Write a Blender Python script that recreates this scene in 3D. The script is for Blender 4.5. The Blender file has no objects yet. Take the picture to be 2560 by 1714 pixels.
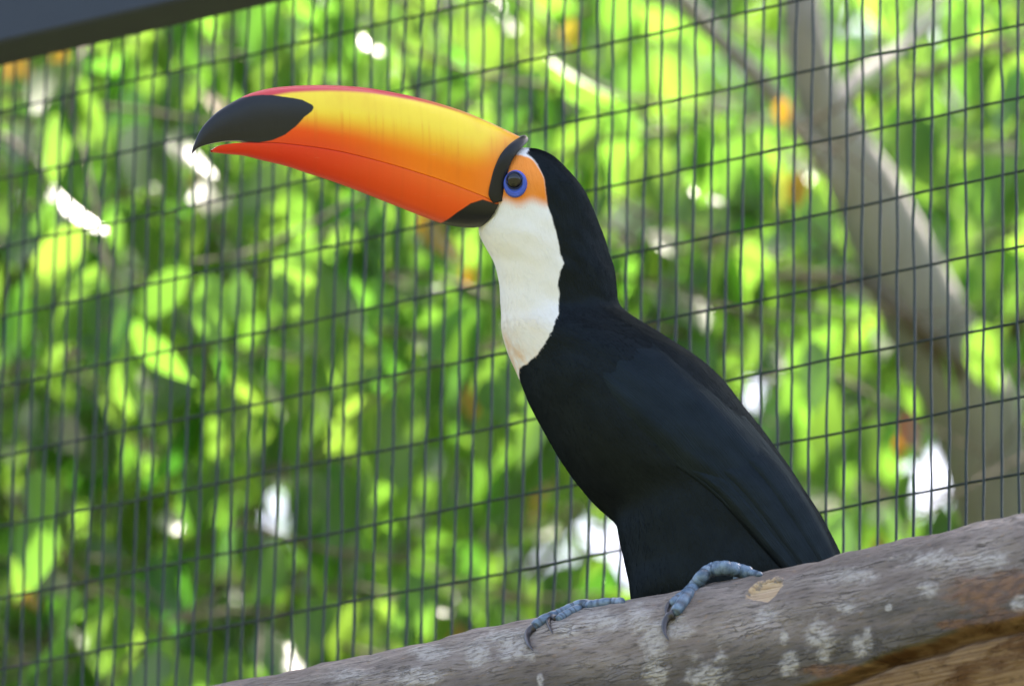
import bpy, math, random
import numpy as np
from mathutils import Vector, Matrix
from mathutils.bvhtree import BVHTree

random.seed(7)
rng = np.random.default_rng(11)
sc = bpy.context.scene
col = sc.collection
R = math.radians

# ------------------------------------------------------------------ camera
F_PX, W_PX, H_PX = 22000.0, 2560.0, 1714.0
PITCH, ROLL = R(23.0), 0.022
CAM = np.array([0.0, 0.0, 1.6])
_u0 = np.array([0, -math.sin(PITCH), math.cos(PITCH)])
_r0 = np.array([1.0, 0, 0])
FWD = np.array([0, math.cos(PITCH), math.sin(PITCH)])
RIGHT = math.cos(ROLL) * _r0 + math.sin(ROLL) * _u0
UP = -math.sin(ROLL) * _r0 + math.cos(ROLL) * _u0

cd = bpy.data.cameras.new('camera')
cam = bpy.data.objects.new('camera', cd)
col.objects.link(cam)
cam.matrix_world = Matrix(((RIGHT[0], UP[0], -FWD[0], CAM[0]),
                           (RIGHT[1], UP[1], -FWD[1], CAM[1]),
                           (RIGHT[2], UP[2], -FWD[2], CAM[2]),
                           (0, 0, 0, 1)))
cd.sensor_width = 36.0
cd.lens = F_PX / W_PX * 36.0
cd.clip_start, cd.clip_end = 0.1, 3000.0
cd.dof.use_dof = True
cd.dof.focus_distance = 5.19
cd.dof.aperture_fstop = 9.6
sc.camera = cam

# ------------------------------------------------------------------ sky, sun, exposure
SUN_ELEV, SUN_AZ = R(58.0), R(28.0)        # azimuth clockwise from +Y (the view direction)
sun_dir = np.array([math.sin(SUN_AZ) * math.cos(SUN_ELEV), math.cos(SUN_AZ) * math.cos(SUN_ELEV), math.sin(SUN_ELEV)])
world = bpy.data.worlds.new('World')
sc.world = world
world.use_nodes = True
wn = world.node_tree
sky = wn.nodes.new('ShaderNodeTexSky')
sky.sky_type = 'NISHITA'
sky.sun_disc = False
sky.sun_elevation = SUN_ELEV
sky.sun_rotation = SUN_AZ
sky.air_density, sky.dust_density, sky.ozone_density = 1.0, 4.0, 1.0
bgn = wn.nodes['Background']
bgn.inputs['Strength'].default_value = 0.15
wn.links.new(sky.outputs['Color'], bgn.inputs['Color'])

sd = bpy.data.lights.new('sun', 'SUN')
sd.energy = 5.0
sd.angle = R(0.5)
sd.color = (1.0, 0.95, 0.86)
sun = bpy.data.objects.new('sun', sd)
col.objects.link(sun)
sun.location = (0, 0, 20)
sun.rotation_euler = Vector(sun_dir).to_track_quat('Z', 'Y').to_euler()

vs = sc.view_settings
vs.view_transform = 'Standard'
vs.look = 'None'
vs.gamma = 1.0
vs.exposure = 2.1
vs.use_white_balance = True            # the camera's balance for open shade
vs.white_balance_temperature = 6800
vs.white_balance_tint = 14
vs.use_curve_mapping = False
sc.cycles.use_denoising = True
sc.cycles.max_bounces = 8
sc.cycles.diffuse_bounces = 4
sc.cycles.transmission_bounces = 6
sc.cycles.sample_clamp_indirect = 6.0

# ------------------------------------------------------------------ helpers
def ray(px, py):
    return ((px - W_PX / 2) / F_PX) * RIGHT + (-(py - H_PX / 2) / F_PX) * UP + FWD

def at(px, py, depth):
    return CAM + ray(px, py) * depth

def on_plane(px, py, p0, n):
    r = ray(px, py)
    return CAM + r * (np.dot(p0 - CAM, n) / np.dot(r, n))

def project(P):
    d = np.asarray(P) - CAM
    z = d @ FWD
    return np.stack([W_PX / 2 + F_PX * (d @ RIGHT) / z, H_PX / 2 - F_PX * (d @ UP) / z], -1), z

def tag(o, label=None, cat=None, group=None, kind=None):
    if label: o['label'] = label
    if cat: o['category'] = cat
    if group: o['group'] = group
    if kind: o['kind'] = kind
    return o

def empty(name, loc):
    o = bpy.data.objects.new(name, None)
    col.objects.link(o)
    o.location = Vector(loc)
    o.empty_display_size = 0.05
    return o

def mesh_of(name, V, Fc, smooth=True):
    me = bpy.data.meshes.new(name)
    V = np.asarray(V, float)
    me.from_pydata([tuple(v) for v in V], [], [tuple(int(i) for i in f) for f in Fc])
    if smooth:
        me.polygons.foreach_set('use_smooth', np.ones(len(me.polygons), bool))
    me.update()
    return me

def obj(name, me, mat=None, parent=None):
    """one mesh object; geometry is given in world space, kept in place under its parent"""
    o = bpy.data.objects.new(name, me)
    col.objects.link(o)
    if mat and not me.materials: me.materials.append(mat)
    if parent is not None:
        o.parent = parent
        p = parent
        loc = Vector((0, 0, 0))
        while p is not None:
            loc += p.location
            p = p.parent
        o.location = -loc
    return o

def fattr(me, name, vals):
    a = me.attributes.new(name, 'FLOAT', 'POINT')
    a.data.foreach_set('value', np.asarray(vals, np.float32))

def vattr(me, name, vals):
    a = me.attributes.new(name, 'FLOAT_VECTOR', 'POINT')
    a.data.foreach_set('vector', np.asarray(vals, np.float32).ravel())

def cattr(me, name, vals):
    a = me.attributes.new(name, 'FLOAT_COLOR', 'POINT')
    v = np.ones((len(vals), 4), np.float32)
    v[:, :3] = vals
    a.data.foreach_set('color', v.ravel())

def sstep(a, b, x):
    t = np.clip((x - a) / (b - a), 0, 1)
    return t * t * (3 - 2 * t)

def lin(r, g, b):
    c = np.array([r, g, b], float) / 255
    return np.where(c <= 0.04045, c / 12.92, ((c + 0.055) / 1.055) ** 2.4)

def sdf_poly(P, poly):
    """signed distance, positive inside"""
    P = np.asarray(P, float); poly = np.asarray(poly, float)
    d = np.full(len(P), 1e9); inside = np.zeros(len(P), bool)
    n = len(poly)
    for i in range(n):
        a, b = poly[i], poly[(i + 1) % n]
        e = b - a
        w = P - a
        t = np.clip((w @ e) / (e @ e + 1e-12), 0, 1)
        d = np.minimum(d, np.linalg.norm(w - t[:, None] * e, axis=1))
        if a[1] != b[1]:
            c = ((a[1] > P[:, 1]) != (b[1] > P[:, 1])) & (P[:, 0] < (b[0] - a[0]) * (P[:, 1] - a[1]) / (b[1] - a[1]) + a[0])
            inside ^= c
    return np.where(inside, d, -d)

def spline(pts, n):
    """Catmull-Rom through pts, uniform in chord length"""
    p = np.asarray(pts, float)
    p = np.vstack([2 * p[0] - p[1], p, 2 * p[-1] - p[-2]])
    seg = np.linalg.norm(np.diff(p[1:-1], axis=0), axis=1) + 1e-9
    cum = np.concatenate([[0], np.cumsum(seg)])
    out = []
    for s in np.linspace(0, cum[-1], n):
        i = min(np.searchsorted(cum, s, 'right') - 1, len(seg) - 1)
        t = (s - cum[i]) / seg[i]
        a, b, c, d = p[i], p[i + 1], p[i + 2], p[i + 3]
        out.append(0.5 * ((2 * b) + (-a + c) * t + (2 * a - 5 * b + 4 * c - d) * t * t + (-a + 3 * b - 3 * c + d) * t ** 3))
    return np.array(out)

def spline_k(pts, n):
    """Catmull-Rom through rows, uniform per knot"""
    p = np.asarray(pts, float)
    m = len(p)
    p = np.vstack([2 * p[0] - p[1], p, 2 * p[-1] - p[-2]])
    out = []
    for s in np.linspace(0, m - 1, n):
        i = min(int(s), m - 2); t = s - i
        a, b, c, d = p[i], p[i + 1], p[i + 2], p[i + 3]
        out.append(0.5 * ((2 * b) + (-a + c) * t + (2 * a - 5 * b + 4 * c - d) * t * t + (-a + 3 * b - 3 * c + d) * t ** 3))
    return np.array(out)

def tube(path, rad, seg=8, cap=True, flat=None):
    P = np.asarray(path, float); n = len(P)
    rad = np.broadcast_to(np.asarray(rad, float), (n,))
    T = np.gradient(P, axis=0); T /= np.linalg.norm(T, axis=1)[:, None] + 1e-12
    ref = np.array([0, 0, 1.0]) if abs(T[0][2]) < 0.8 else np.array([1.0, 0, 0])
    N = np.cross(T[0], ref); N /= np.linalg.norm(N)
    V = []; Fc = []
    for i in range(n):
        N = N - T[i] * np.dot(N, T[i]); N /= np.linalg.norm(N) + 1e-12
        B = np.cross(T[i], N)
        for k in range(seg):
            a = 2 * math.pi * k / seg
            V.append(P[i] + rad[i] * (math.cos(a) * N + math.sin(a) * B))
    for i in range(n - 1):
        for k in range(seg):
            k2 = (k + 1) % seg
            Fc.append((i * seg + k, i * seg + k2, (i + 1) * seg + k2, (i + 1) * seg + k))
    if cap:
        Fc.append(tuple(range(seg))[::-1]); Fc.append(tuple((n - 1) * seg + k for k in range(seg)))
    return np.array(V), Fc

def join(parts):
    V = []; Fc = []; o = 0
    for v, f in parts:
        V.append(np.asarray(v)); Fc += [tuple(i + o for i in q) for q in f]; o += len(v)
    return np.vstack(V), Fc

def box_pts(c, ex, ey, ez, hx, hy, hz, bev=0.0):
    """box with chamfered long edges along ex"""
    c = np.asarray(c); V = []; Fc = []
    b = bev
    prof = [(-hy + b, -hz), (hy - b, -hz), (hy, -hz + b), (hy, hz - b), (hy - b, hz), (-hy + b, hz), (-hy, hz - b), (-hy, -hz + b)] if b > 0 else [(-hy, -hz), (hy, -hz), (hy, hz), (-hy, hz)]
    m = len(prof)
    for s in (-1, 1):
        for (y, z) in prof:
            V.append(c + s * hx * ex + y * ey + z * ez)
    for k in range(m):
        Fc.append((k, (k + 1) % m, m + (k + 1) % m, m + k))
    Fc.append(tuple(range(m))[::-1]); Fc.append(tuple(range(m, 2 * m)))
    return np.array(V), Fc

class Nodes:
    def __init__(s, name):
        s.m = bpy.data.materials.new(name); s.m.use_nodes = True
        s.t = s.m.node_tree; s.t.nodes.clear()
        s.out = s.n('ShaderNodeOutputMaterial')
    def n(s, t, **kw):
        x = s.t.nodes.new(t)
        for k, v in kw.items(): setattr(x, k, v)
        return x
    def l(s, a, b): s.t.links.new(a, b)
    def setin(s, node, key, v):
        if isinstance(v, bpy.types.NodeSocket): s.l(v, node.inputs[key])
        elif v is not None:
            i = node.inputs[key]
            i.default_value = (*v, 1.0) if (i.type == 'RGBA' and len(v) == 3) else v
    def attr(s, name, out='Fac'): return s.n('ShaderNodeAttribute', attribute_name=name).outputs[out]
    def math(s, op, a, b=None, c=None, clamp=False):
        x = s.n('ShaderNodeMath', operation=op, use_clamp=clamp)
        s.setin(x, 0, a); s.setin(x, 1, b); s.setin(x, 2, c)
        return x.outputs[0]
    def mix(s, f, a, b, mode='MIX'):
        x = s.n('ShaderNodeMix', data_type='RGBA', blend_type=mode)
        s.setin(x, 0, f); s.setin(x, 6, a); s.setin(x, 7, b)
        return x.outputs[2]
    def noise(s, scale, vec=None, detail=3, rough=0.5, out='Fac'):
        x = s.n('ShaderNodeTexNoise'); s.setin(x, 'Scale', scale); s.setin(x, 'Detail', detail); s.setin(x, 'Roughness', rough)
        if vec is not None: s.l(vec, x.inputs['Vector'])
        return x.outputs[out]
    def ramp(s, f, lo, hi):
        x = s.n('ShaderNodeMapRange', interpolation_type='SMOOTHSTEP')
        s.setin(x, 'Value', f); s.setin(x, 'From Min', lo); s.setin(x, 'From Max', hi)
        return x.outputs[0]
    def scale(s, vec, sc3):
        x = s.n('ShaderNodeVectorMath', operation='MULTIPLY'); s.l(vec, x.inputs[0]); x.inputs[1].default_value = sc3
        return x.outputs[0]
    def coord(s): return s.n('ShaderNodeTexCoord').outputs['Object']
    def bump(s, h, strength, dist, nrm=None):
        x = s.n('ShaderNodeBump'); s.setin(x, 'Strength', strength); s.setin(x, 'Distance', dist); s.l(h, x.inputs['Height'])
        if nrm is not None: s.l(nrm, x.inputs['Normal'])
        return x.outputs[0]
    def principled(s, colr, rough=0.5, spec=0.5, nrm=None, **kw):
        p = s.n('ShaderNodeBsdfPrincipled')
        s.setin(p, 'Base Color', colr); s.setin(p, 'Roughness', rough); s.setin(p, 'Specular IOR Level', spec)
        if nrm is not None: s.l(nrm, p.inputs['Normal'])
        for k, v in kw.items(): s.setin(p, k, v)
        return p
    def done(s, sh):
        s.l(sh, s.out.inputs['Surface']); return s.m

# ------------------------------------------------------------------ materials
def mat_plain(name, c, rough=0.5, spec=0.5, var=0.15, nscale=30.0, bump=0.0, metallic=0.0):
    m = Nodes(name); co = m.coord()
    nz = m.noise(nscale, co, 5, 0.6)
    cc = m.mix(nz, tuple(x * (1 - var) for x in c), tuple(min(1, x * (1 + var)) for x in c))
    nr = m.bump(nz, 0.5, bump) if bump else None
    p = m.principled(cc, rough, spec, nr, Metallic=metallic)
    return m.done(p.outputs[0])

def make_leaf_mat():
    m = Nodes('leaf_green')
    v = m.attr('leafvar'); ty = m.attr('leaftype'); mid = m.attr('midrib')
    c1 = m.mix(v, (0.018, 0.070, 0.032), (0.058, 0.145, 0.036))
    t1 = m.mix(v, (0.10, 0.385, 0.034), (0.365, 0.595, 0.07))
    cy = (0.42, 0.24, 0.03); cb = (0.15, 0.06, 0.03)
    yel = m.ramp(ty, 0.3, 0.7); brn = m.ramp(ty, 1.3, 1.7)
    c = m.mix(yel, c1, cy); c = m.mix(brn, c, cb)
    t = m.mix(yel, t1, (0.62, 0.36, 0.03)); t = m.mix(brn, t, (0.22, 0.07, 0.02))
    c = m.mix(m.math('MULTIPLY', mid, 0.45), c, (0.14, 0.22, 0.06))
    nz = m.noise(60.0, m.coord(), 3)
    c = m.mix(m.math('MULTIPLY', nz, 0.5), c, m.mix(0.5, c, (0.02, 0.05, 0.01)))
    p = m.principled(c, 0.36, 0.7, m.bump(nz, 0.25, 0.002))
    tr = m.n('ShaderNodeBsdfTranslucent'); m.l(t, tr.inputs['Color'])
    mx = m.n('ShaderNodeMixShader'); mx.inputs[0].default_value = 0.48
    m.l(p.outputs[0], mx.inputs[1]); m.l(tr.outputs[0], mx.inputs[2])
    return m.done(mx.outputs[0])

def make_bark_mat(name, c1, c2, sc_=14.0):
    m = Nodes(name); co = m.coord()
    st = m.scale(co, (1, 1, 0.35))
    n1 = m.noise(sc_, st, 6, 0.65); n2 = m.noise(sc_ * 6, st, 4, 0.6)
    c = m.mix(m.ramp(n1, 0.3, 0.7), c1, c2)
    c = m.mix(m.math('MULTIPLY', n2, 0.5), c, m.mix(0.6, c, (0.05, 0.045, 0.04)))
    nr = m.bump(n2, 0.6, 0.004)
    return m.done(m.principled(c, 0.85, 0.25, nr).outputs[0])

def make_log_mat():
    m = Nodes('weathered_log'); co = m.attr('grain', 'Vector')
    fine = m.noise(1.0, m.scale(co, (90, 420, 1)), 6, 0.65)
    mid = m.noise(1.0, m.scale(co, (22, 60, 1)), 6, 0.62)
    big = m.noise(1.0, m.scale(co, (5, 14, 1)), 4, 0.55)
    speck = m.noise(1.0, m.scale(co, (130, 190, 1)), 5, 0.6)
    fib = m.noise(1.0, m.scale(co, (14, 700, 1)), 4, 0.6)
    bark = m.mix(m.ramp(mid, 0.34, 0.66), (0.215, 0.170, 0.138), (0.450, 0.378, 0.318))
    bark = m.mix(m.ramp(big, 0.40, 0.62), bark, m.mix(0.55, bark, (0.125, 0.100, 0.085)))
    bark = m.mix(m.math('MULTIPLY', m.ramp(fine, 0.50, 0.66), 0.7), bark, (0.055, 0.046, 0.040))
    warm = m.math('MULTIPLY', m.ramp(speck, 0.60, 0.72), 0.7)
    bark = m.mix(warm, bark, (0.34, 0.21, 0.11))
    und = m.attr('low_dark')
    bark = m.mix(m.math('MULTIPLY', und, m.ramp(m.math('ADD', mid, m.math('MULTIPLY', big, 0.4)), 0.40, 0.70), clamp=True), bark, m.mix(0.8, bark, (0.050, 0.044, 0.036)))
    lich = m.math('ADD', m.attr('lichen'), m.math('MULTIPLY', m.math('SUBTRACT', speck, 0.5), 2.2))
    lich = m.math('ADD', lich, m.math('MULTIPLY', m.math('SUBTRACT', mid, 0.5), 1.2))
    crk = m.noise(1.0, m.scale(co, (230, 300, 1)), 4, 0.7)
    lm = m.math('MULTIPLY', m.ramp(lich, -0.1, 0.7), m.math('MULTIPLY', m.ramp(fine, 0.76, 0.46), m.ramp(crk, 0.74, 0.46)))
    bark = m.mix(m.math('MULTIPLY', lm, 0.72), bark, (0.50, 0.455, 0.40))
    vo = m.n('ShaderNodeTexVoronoi', feature='DISTANCE_TO_EDGE'); vo.inputs['Scale'].default_value = 1.0
    wv = m.n('ShaderNodeVectorMath', operation='ADD'); m.l(m.scale(co, (32, 300, 1)), wv.inputs[0])
    m.l(m.scale(m.noise(1.0, m.scale(co, (120, 160, 1)), 3, 0.6, 'Color'), (1.6, 1.6, 0)), wv.inputs[1]); m.l(wv.outputs[0], vo.inputs['Vector'])
    crack = m.math('MULTIPLY', m.ramp(vo.outputs['Distance'], 0.09, 0.0), m.ramp(mid, 0.46, 0.66))
    bark = m.mix(m.math('MULTIPLY', crack, 0.42), bark, (0.040, 0.034, 0.030))
    wood = m.mix(m.ramp(fib, 0.3, 0.7), (0.155, 0.088, 0.046), (0.30, 0.198, 0.116))
    wood = m.mix(m.ramp(mid, 0.48, 0.62), wood, (0.12, 0.060, 0.028))
    wood = m.mix(m.ramp(big, 0.5, 0.65), wood, (0.30, 0.20, 0.115))
    wood = m.mix(m.math('MULTIPLY', m.ramp(speck, 0.55, 0.68), 0.6), wood, (0.07, 0.04, 0.025))
    peel = m.ramp(m.math('ADD', m.attr('peel'), m.math('MULTIPLY', m.math('SUBTRACT', speck, 0.5), 0.8)), -0.15, 0.15)
    rust = m.ramp(m.math('ADD', m.attr('rust'), m.math('MULTIPLY', m.math('SUBTRACT', mid, 0.5), 2.4)), 0.0, 0.5)
    bark = m.mix(m.math('MULTIPLY', rust, 0.5), bark, m.mix(m.ramp(speck, 0.4, 0.6), (0.13, 0.062, 0.038), (0.27, 0.12, 0.05)))
    c = m.mix(peel, bark, wood)
    chip = m.ramp(m.math('ADD', m.attr('chip'), m.math('MULTIPLY', m.math('SUBTRACT', crk, 0.5), 3.2)), -0.15, 0.2)
    c = m.mix(chip, c, m.mix(m.ramp(fib, 0.35, 0.65), (0.40, 0.27, 0.155), (0.62, 0.46, 0.30)))
    h = m.math('ADD', m.math('MULTIPLY', fine, 0.5), m.math('ADD', mid, m.math('MULTIPLY', speck, 0.4)))
    h = m.math('SUBTRACT', h, m.math('MULTIPLY', crack, 0.5))
    h = m.math('ADD', h, m.math('MULTIPLY', lm, 0.25))
    nr = m.bump(h, 0.9, 0.0038)
    return m.done(m.principled(c, 0.88, 0.2, nr).outputs[0])

def make_body_mat(name, hair=False):
    m = Nodes(name)
    fl = m.attr('flow', 'Vector')
    n1 = m.noise(1.0, m.scale(fl, (160, 700, 1)), 4, 0.6)
    n2 = m.noise(1.0, m.scale(fl, (60, 130, 1)), 4, 0.6)
    n3 = m.noise(1.0, m.scale(fl, (18, 30, 1)), 3, 0.5)
    bib = m.math('ADD', m.attr('bib'), m.math('MULTIPLY', m.math('SUBTRACT', n2, 0.5), 16.0))
    bm = m.ramp(bib, -2.5, 2.5)
    skn = m.math('ADD', m.attr('skin'), m.math('MULTIPLY', m.math('SUBTRACT', n2, 0.5), 9.0))
    sm = m.math('MULTIPLY', m.ramp(skn, -3.0, 3.0), m.attr('skinfade'))
    black = m.mix(n3, (0.0030, 0.0036, 0.0040), (0.0052, 0.0064, 0.0072))
    white = m.mix(n3, (0.73, 0.725, 0.71), (0.86, 0.86, 0.86))
    cream = m.math('MULTIPLY', m.attr('cream'), m.ramp(n3, 0.25, 0.75))
    white = m.mix(cream, white, (0.72, 0.585, 0.40))
    st = m.math('MULTIPLY', m.attr('stain'), m.ramp(n2, 0.30, 0.68))
    white = m.mix(m.math('MULTIPLY', st, 0.8), white, (0.68, 0.42, 0.20))
    org = m.mix(m.attr('skinshade'), (0.88, 0.26, 0.040), (0.74, 0.20, 0.008))
    org = m.mix(m.math('MULTIPLY', n2, 0.35), org, (0.85, 0.42, 0.15))
    c = m.mix(bm, black, white)
    c = m.mix(sm, c, org)
    rough = m.mix(bm, (0.52, 0.52, 0.52), (0.9, 0.9, 0.9))
    h = m.math('ADD', m.math('MULTIPLY', n1, 0.6), n2)
    nr = m.bump(h, 0.55, 0.0012)
    p = m.principled(c, rough, 0.0, nr)
    gl = m.n('ShaderNodeBsdfGlossy'); gl.inputs['Roughness'].default_value = 0.48
    m.l(m.mix(bm, m.mix(n2, (0.0055, 0.0072, 0.0080), (0.0140, 0.0185, 0.0208)), (0.004, 0.004, 0.004)), gl.inputs['Color']); m.l(nr, gl.inputs['Normal'])
    ad = m.n('ShaderNodeAddShader'); m.l(p.outputs[0], ad.inputs[0]); m.l(gl.outputs[0], ad.inputs[1])
    return m.done(ad.outputs[0])

def make_wing_mat():
    m = Nodes('wing_black'); fl = m.attr('flow', 'Vector')
    n1 = m.noise(1.0, m.scale(fl, (40, 900, 1)), 4, 0.6)
    n2 = m.noise(1.0, m.scale(fl, (30, 60, 1)), 4, 0.6)
    c = m.mix(n2, (0.0032, 0.0042, 0.0050), (0.0060, 0.0080, 0.0100))
    nr = m.bump(m.math('ADD', n1, n2), 0.45, 0.0010)
    p = m.principled(c, 0.6, 0.0, nr)
    gl = m.n('ShaderNodeBsdfGlossy'); gl.inputs['Roughness'].default_value = 0.46
    m.l(m.mix(n2, (0.0066, 0.0093, 0.0108), (0.0170, 0.0238, 0.0278)), gl.inputs['Color']); m.l(nr, gl.inputs['Normal'])
    ad = m.n('ShaderNodeAddShader'); m.l(p.outputs[0], ad.inputs[0]); m.l(gl.outputs[0], ad.inputs[1])
    return m.done(ad.outputs[0])

def make_bill_mat(name):
    m = Nodes(name); co = m.attr('flow', 'Vector')
    c = m.attr('base', 'Color')
    n1 = m.noise(1.0, m.scale(co, (260, 10, 1)), 3, 0.5)
    n2 = m.noise(1.0, m.scale(co, (34, 22, 1)), 5, 0.6)
    n3 = m.noise(1.0, m.scale(co, (420, 150, 1)), 3, 0.6)
    stk = m.math('MULTIPLY', m.math('MULTIPLY', m.ramp(n1, 0.52, 0.72), m.attr('streak')), 0.34)
    c = m.mix(stk, c, (0.80, 0.155, 0.012))
    c = m.mix(m.math('MULTIPLY', m.ramp(n1, 0.45, 0.75), 0.10), c, m.mix(0.6, c, (0.45, 0.08, 0.01)))
    scr = m.noise(1.0, m.scale(co, (40, 900, 1)), 3, 0.7)
    c = m.mix(m.math('MULTIPLY', m.ramp(scr, 0.66, 0.74), 0.22), c, m.mix(0.6, c, (0.85, 0.75, 0.55)))
    c = m.mix(m.math('MULTIPLY', m.ramp(n2, 0.46, 0.76), 0.36), c, m.mix(0.5, c, (0.62, 0.10, 0.015)))
    dk = m.math('ADD', m.attr('dark'), m.math('MULTIPLY', m.math('SUBTRACT', n2, 0.5), 9.0))
    dm = m.ramp(dk, -2.0, 2.0)
    c = m.mix(dm, c, m.mix(n2, (0.005, 0.006, 0.007), (0.011, 0.013, 0.015)))
    pale = m.ramp(m.attr('tomium'), 0.3, 0.9)
    c = m.mix(m.math('MULTIPLY', pale, 0.8), c, (0.52, 0.50, 0.42))
    h = m.math('ADD', m.math('MULTIPLY', n2, 1.0), m.math('MULTIPLY', n3, 0.18))
    nr = m.bump(h, 0.35, 0.0012)
    rough = m.mix(dm, (0.42, 0.42, 0.42), (0.44, 0.44, 0.44))
    p = m.principled(c, rough, m.math('ADD', 0.40, m.math('MULTIPLY', dm, 0.02)), nr)
    return m.done(p.outputs[0])

M = {}
M['leaf'] = make_leaf_mat()
M['bark'] = make_bark_mat('grey_bark', (0.30, 0.28, 0.27), (0.46, 0.43, 0.415))
M['bark2'] = make_bark_mat('brown_bark', (0.13, 0.10, 0.075), (0.24, 0.19, 0.15))
M['log'] = make_log_mat()
M['body'] = make_body_mat('toucan_plumage')
M['wing'] = make_wing_mat()
M['bill'] = make_bill_mat('toucan_bill')
M['rim'] = mat_plain('bill_rim', (0.006, 0.007, 0.009), 0.42, 0.35, 0.2, 90, 0.0006)
M['eyeskin'] = mat_plain('blue_eye_skin', (0.048, 0.100, 0.50), 0.5, 0.4, 0.25, 300, 0.0004)
M['eyelid'] = mat_plain('dark_eye_rim', (0.010, 0.016, 0.060), 0.45, 0.5, 0.2, 200)
M['eye'] = mat_plain('dark_eye', (0.006, 0.005, 0.005), 0.06, 0.6, 0.1, 20)
M['claw'] = mat_plain('claw_horn', (0.045, 0.040, 0.042), 0.32, 0.5, 0.35, 120)
M['steel'] = mat_plain('painted_steel', (0.030, 0.038, 0.050), 0.55, 0.3, 0.12, 40, 0.0006)
M['wire'] = mat_plain('coated_wire', (0.009, 0.019, 0.017), 0.38, 0.32, 0.3, 160, 0.0005)
M['roof'] = mat_plain('roof_sheet', (0.25, 0.26, 0.26), 0.5, 0.4, 0.1, 6)
M['post'] = mat_plain('post_wood', (0.20, 0.16, 0.12), 0.85, 0.2, 0.3, 20, 0.003)

def make_foot_mat():
    m = Nodes('blue_scaly_skin'); co = m.coord()
    n = m.noise(260, co, 4, 0.6); n2 = m.noise(1200, co, 2)
    c = m.mix(m.ramp(n, 0.3, 0.7), (0.075, 0.125, 0.185), (0.185, 0.265, 0.350))
    c = m.mix(m.math('MULTIPLY', m.attr('groove'), 0.85), c, (0.045, 0.058, 0.075))
    return m.done(m.principled(c, 0.36, 0.5, m.bump(m.math('ADD', n, m.math('MULTIPLY', n2, 0.5)), 0.5, 0.0006)).outputs[0])
M['foot'] = make_foot_mat()

def make_ground_mat():
    m = Nodes('grassy_ground'); co = m.coord()
    n = m.noise(0.8, co, 6, 0.6); n2 = m.noise(14, co, 4)
    c = m.mix(m.ramp(n, 0.4, 0.6), (0.055, 0.085, 0.025), (0.14, 0.115, 0.075))
    c = m.mix(m.math('MULTIPLY', n2, 0.5), c, (0.05, 0.06, 0.02))
    return m.done(m.principled(c, 0.9, 0.2, m.bump(n2, 0.6, 0.03)).outputs[0])

# ------------------------------------------------------------------ setting: ground
g = 1500.0
ground = obj('ground', mesh_of('ground', [(-g, -g, 0), (g, -g, 0), (g, g, 0), (-g, g, 0)], [(0, 1, 2, 3)], False), make_ground_mat())
tag(ground, kind='structure')

# ------------------------------------------------------------------ aviary wall: wire mesh, steel frame, added shade roof
TH = R(30.4)
D_W = np.array([math.cos(TH), -math.sin(TH), 0.0])      # along the wall, nearer to the right
N_W = np.array([math.sin(TH), math.cos(TH), 0.0])       # away from the camera
Z = np.array([0, 0, 1.0])
P_W = at(1280, 857, 5.65)

def wall_sz(px, py):
    p = on_plane(px, py, P_W, N_W) - P_W
    return p @ D_W, p[2]

s_b, z_beam = wall_sz(350, 91)
beam_z = P_W[2] + z_beam                                  # underside of the top rail
S_L, S_R = -0.62, 0.62
z_lo = P_W[2] - 0.42
z_hi = beam_z + 0.02
panel = empty('wire_mesh_panel', P_W + Z * (z_lo - P_W[2]))
tag(panel, 'dark green welded wire mesh panel behind the toucan and its perch', 'wire mesh')
pitch_v, pitch_h = 0.0122, 0.0508
s_ref, _ = wall_sz(2502, 300)
k0 = math.ceil((S_L - s_ref) / pitch_v); k1 = math.floor((S_R - s_ref) / pitch_v)
zs = np.linspace(z_lo, z_hi, 70)
_, z_ref = wall_sz(0, 963)
z_rows = [P_W[2] + z_ref + pitch_h * k for k in range(-30, 30)]
z_rows = [z for z in z_rows if z_lo < z < beam_z - 0.002]
r_ = np.random.default_rng(5)
for k in range(k0, k1 + 1):
    s0 = s_ref + k * pitch_v + r_.normal(0, 0.0005)
    ph = r_.uniform(0, 6.28, 4)
    # the wire bows a little between one weld and the next
    cell = (zs - z_rows[0]) / pitch_h
    amp = 0.0002 * np.sin(cell * 2 * math.pi * 0.5 + ph[0]) + 0.00022 * np.sin(cell * 2 * math.pi * 1.0 + ph[1]) + 0.0006 * np.sin(cell * 0.7 + ph[2])
    dep = 0.0008 * np.sin(cell * 1.3 + ph[3])
    path = P_W[None, :] + (s0 + amp)[:, None] * D_W + (zs - P_W[2])[:, None] * Z + dep[:, None] * N_W
    rad = 0.00090 + 0.00005 * np.sin(cell * 5 + ph[1])
    V, Fc = tube(path, rad, 8)
    obj('vertical_wire', mesh_of('vertical_wire', V, Fc), M['wire'], panel)
ss = np.linspace(S_L, S_R, 120)
for i, z in enumerate(z_rows):
    ph = r_.uniform(0, 6.28, 3)
    amp = 0.0004 * np.sin(ss * 30 + ph[0]) + 0.0002 * np.sin(ss * 90 + ph[1])
    path = P_W[None, :] + ss[:, None] * D_W + (z - P_W[2] + amp)[:, None] * Z + 0.0017 * N_W
    V, Fc = tube(path, 0.00088, 8)
    obj('horizontal_wire', mesh_of('horizontal_wire', V, Fc), M['wire'], panel)

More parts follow.
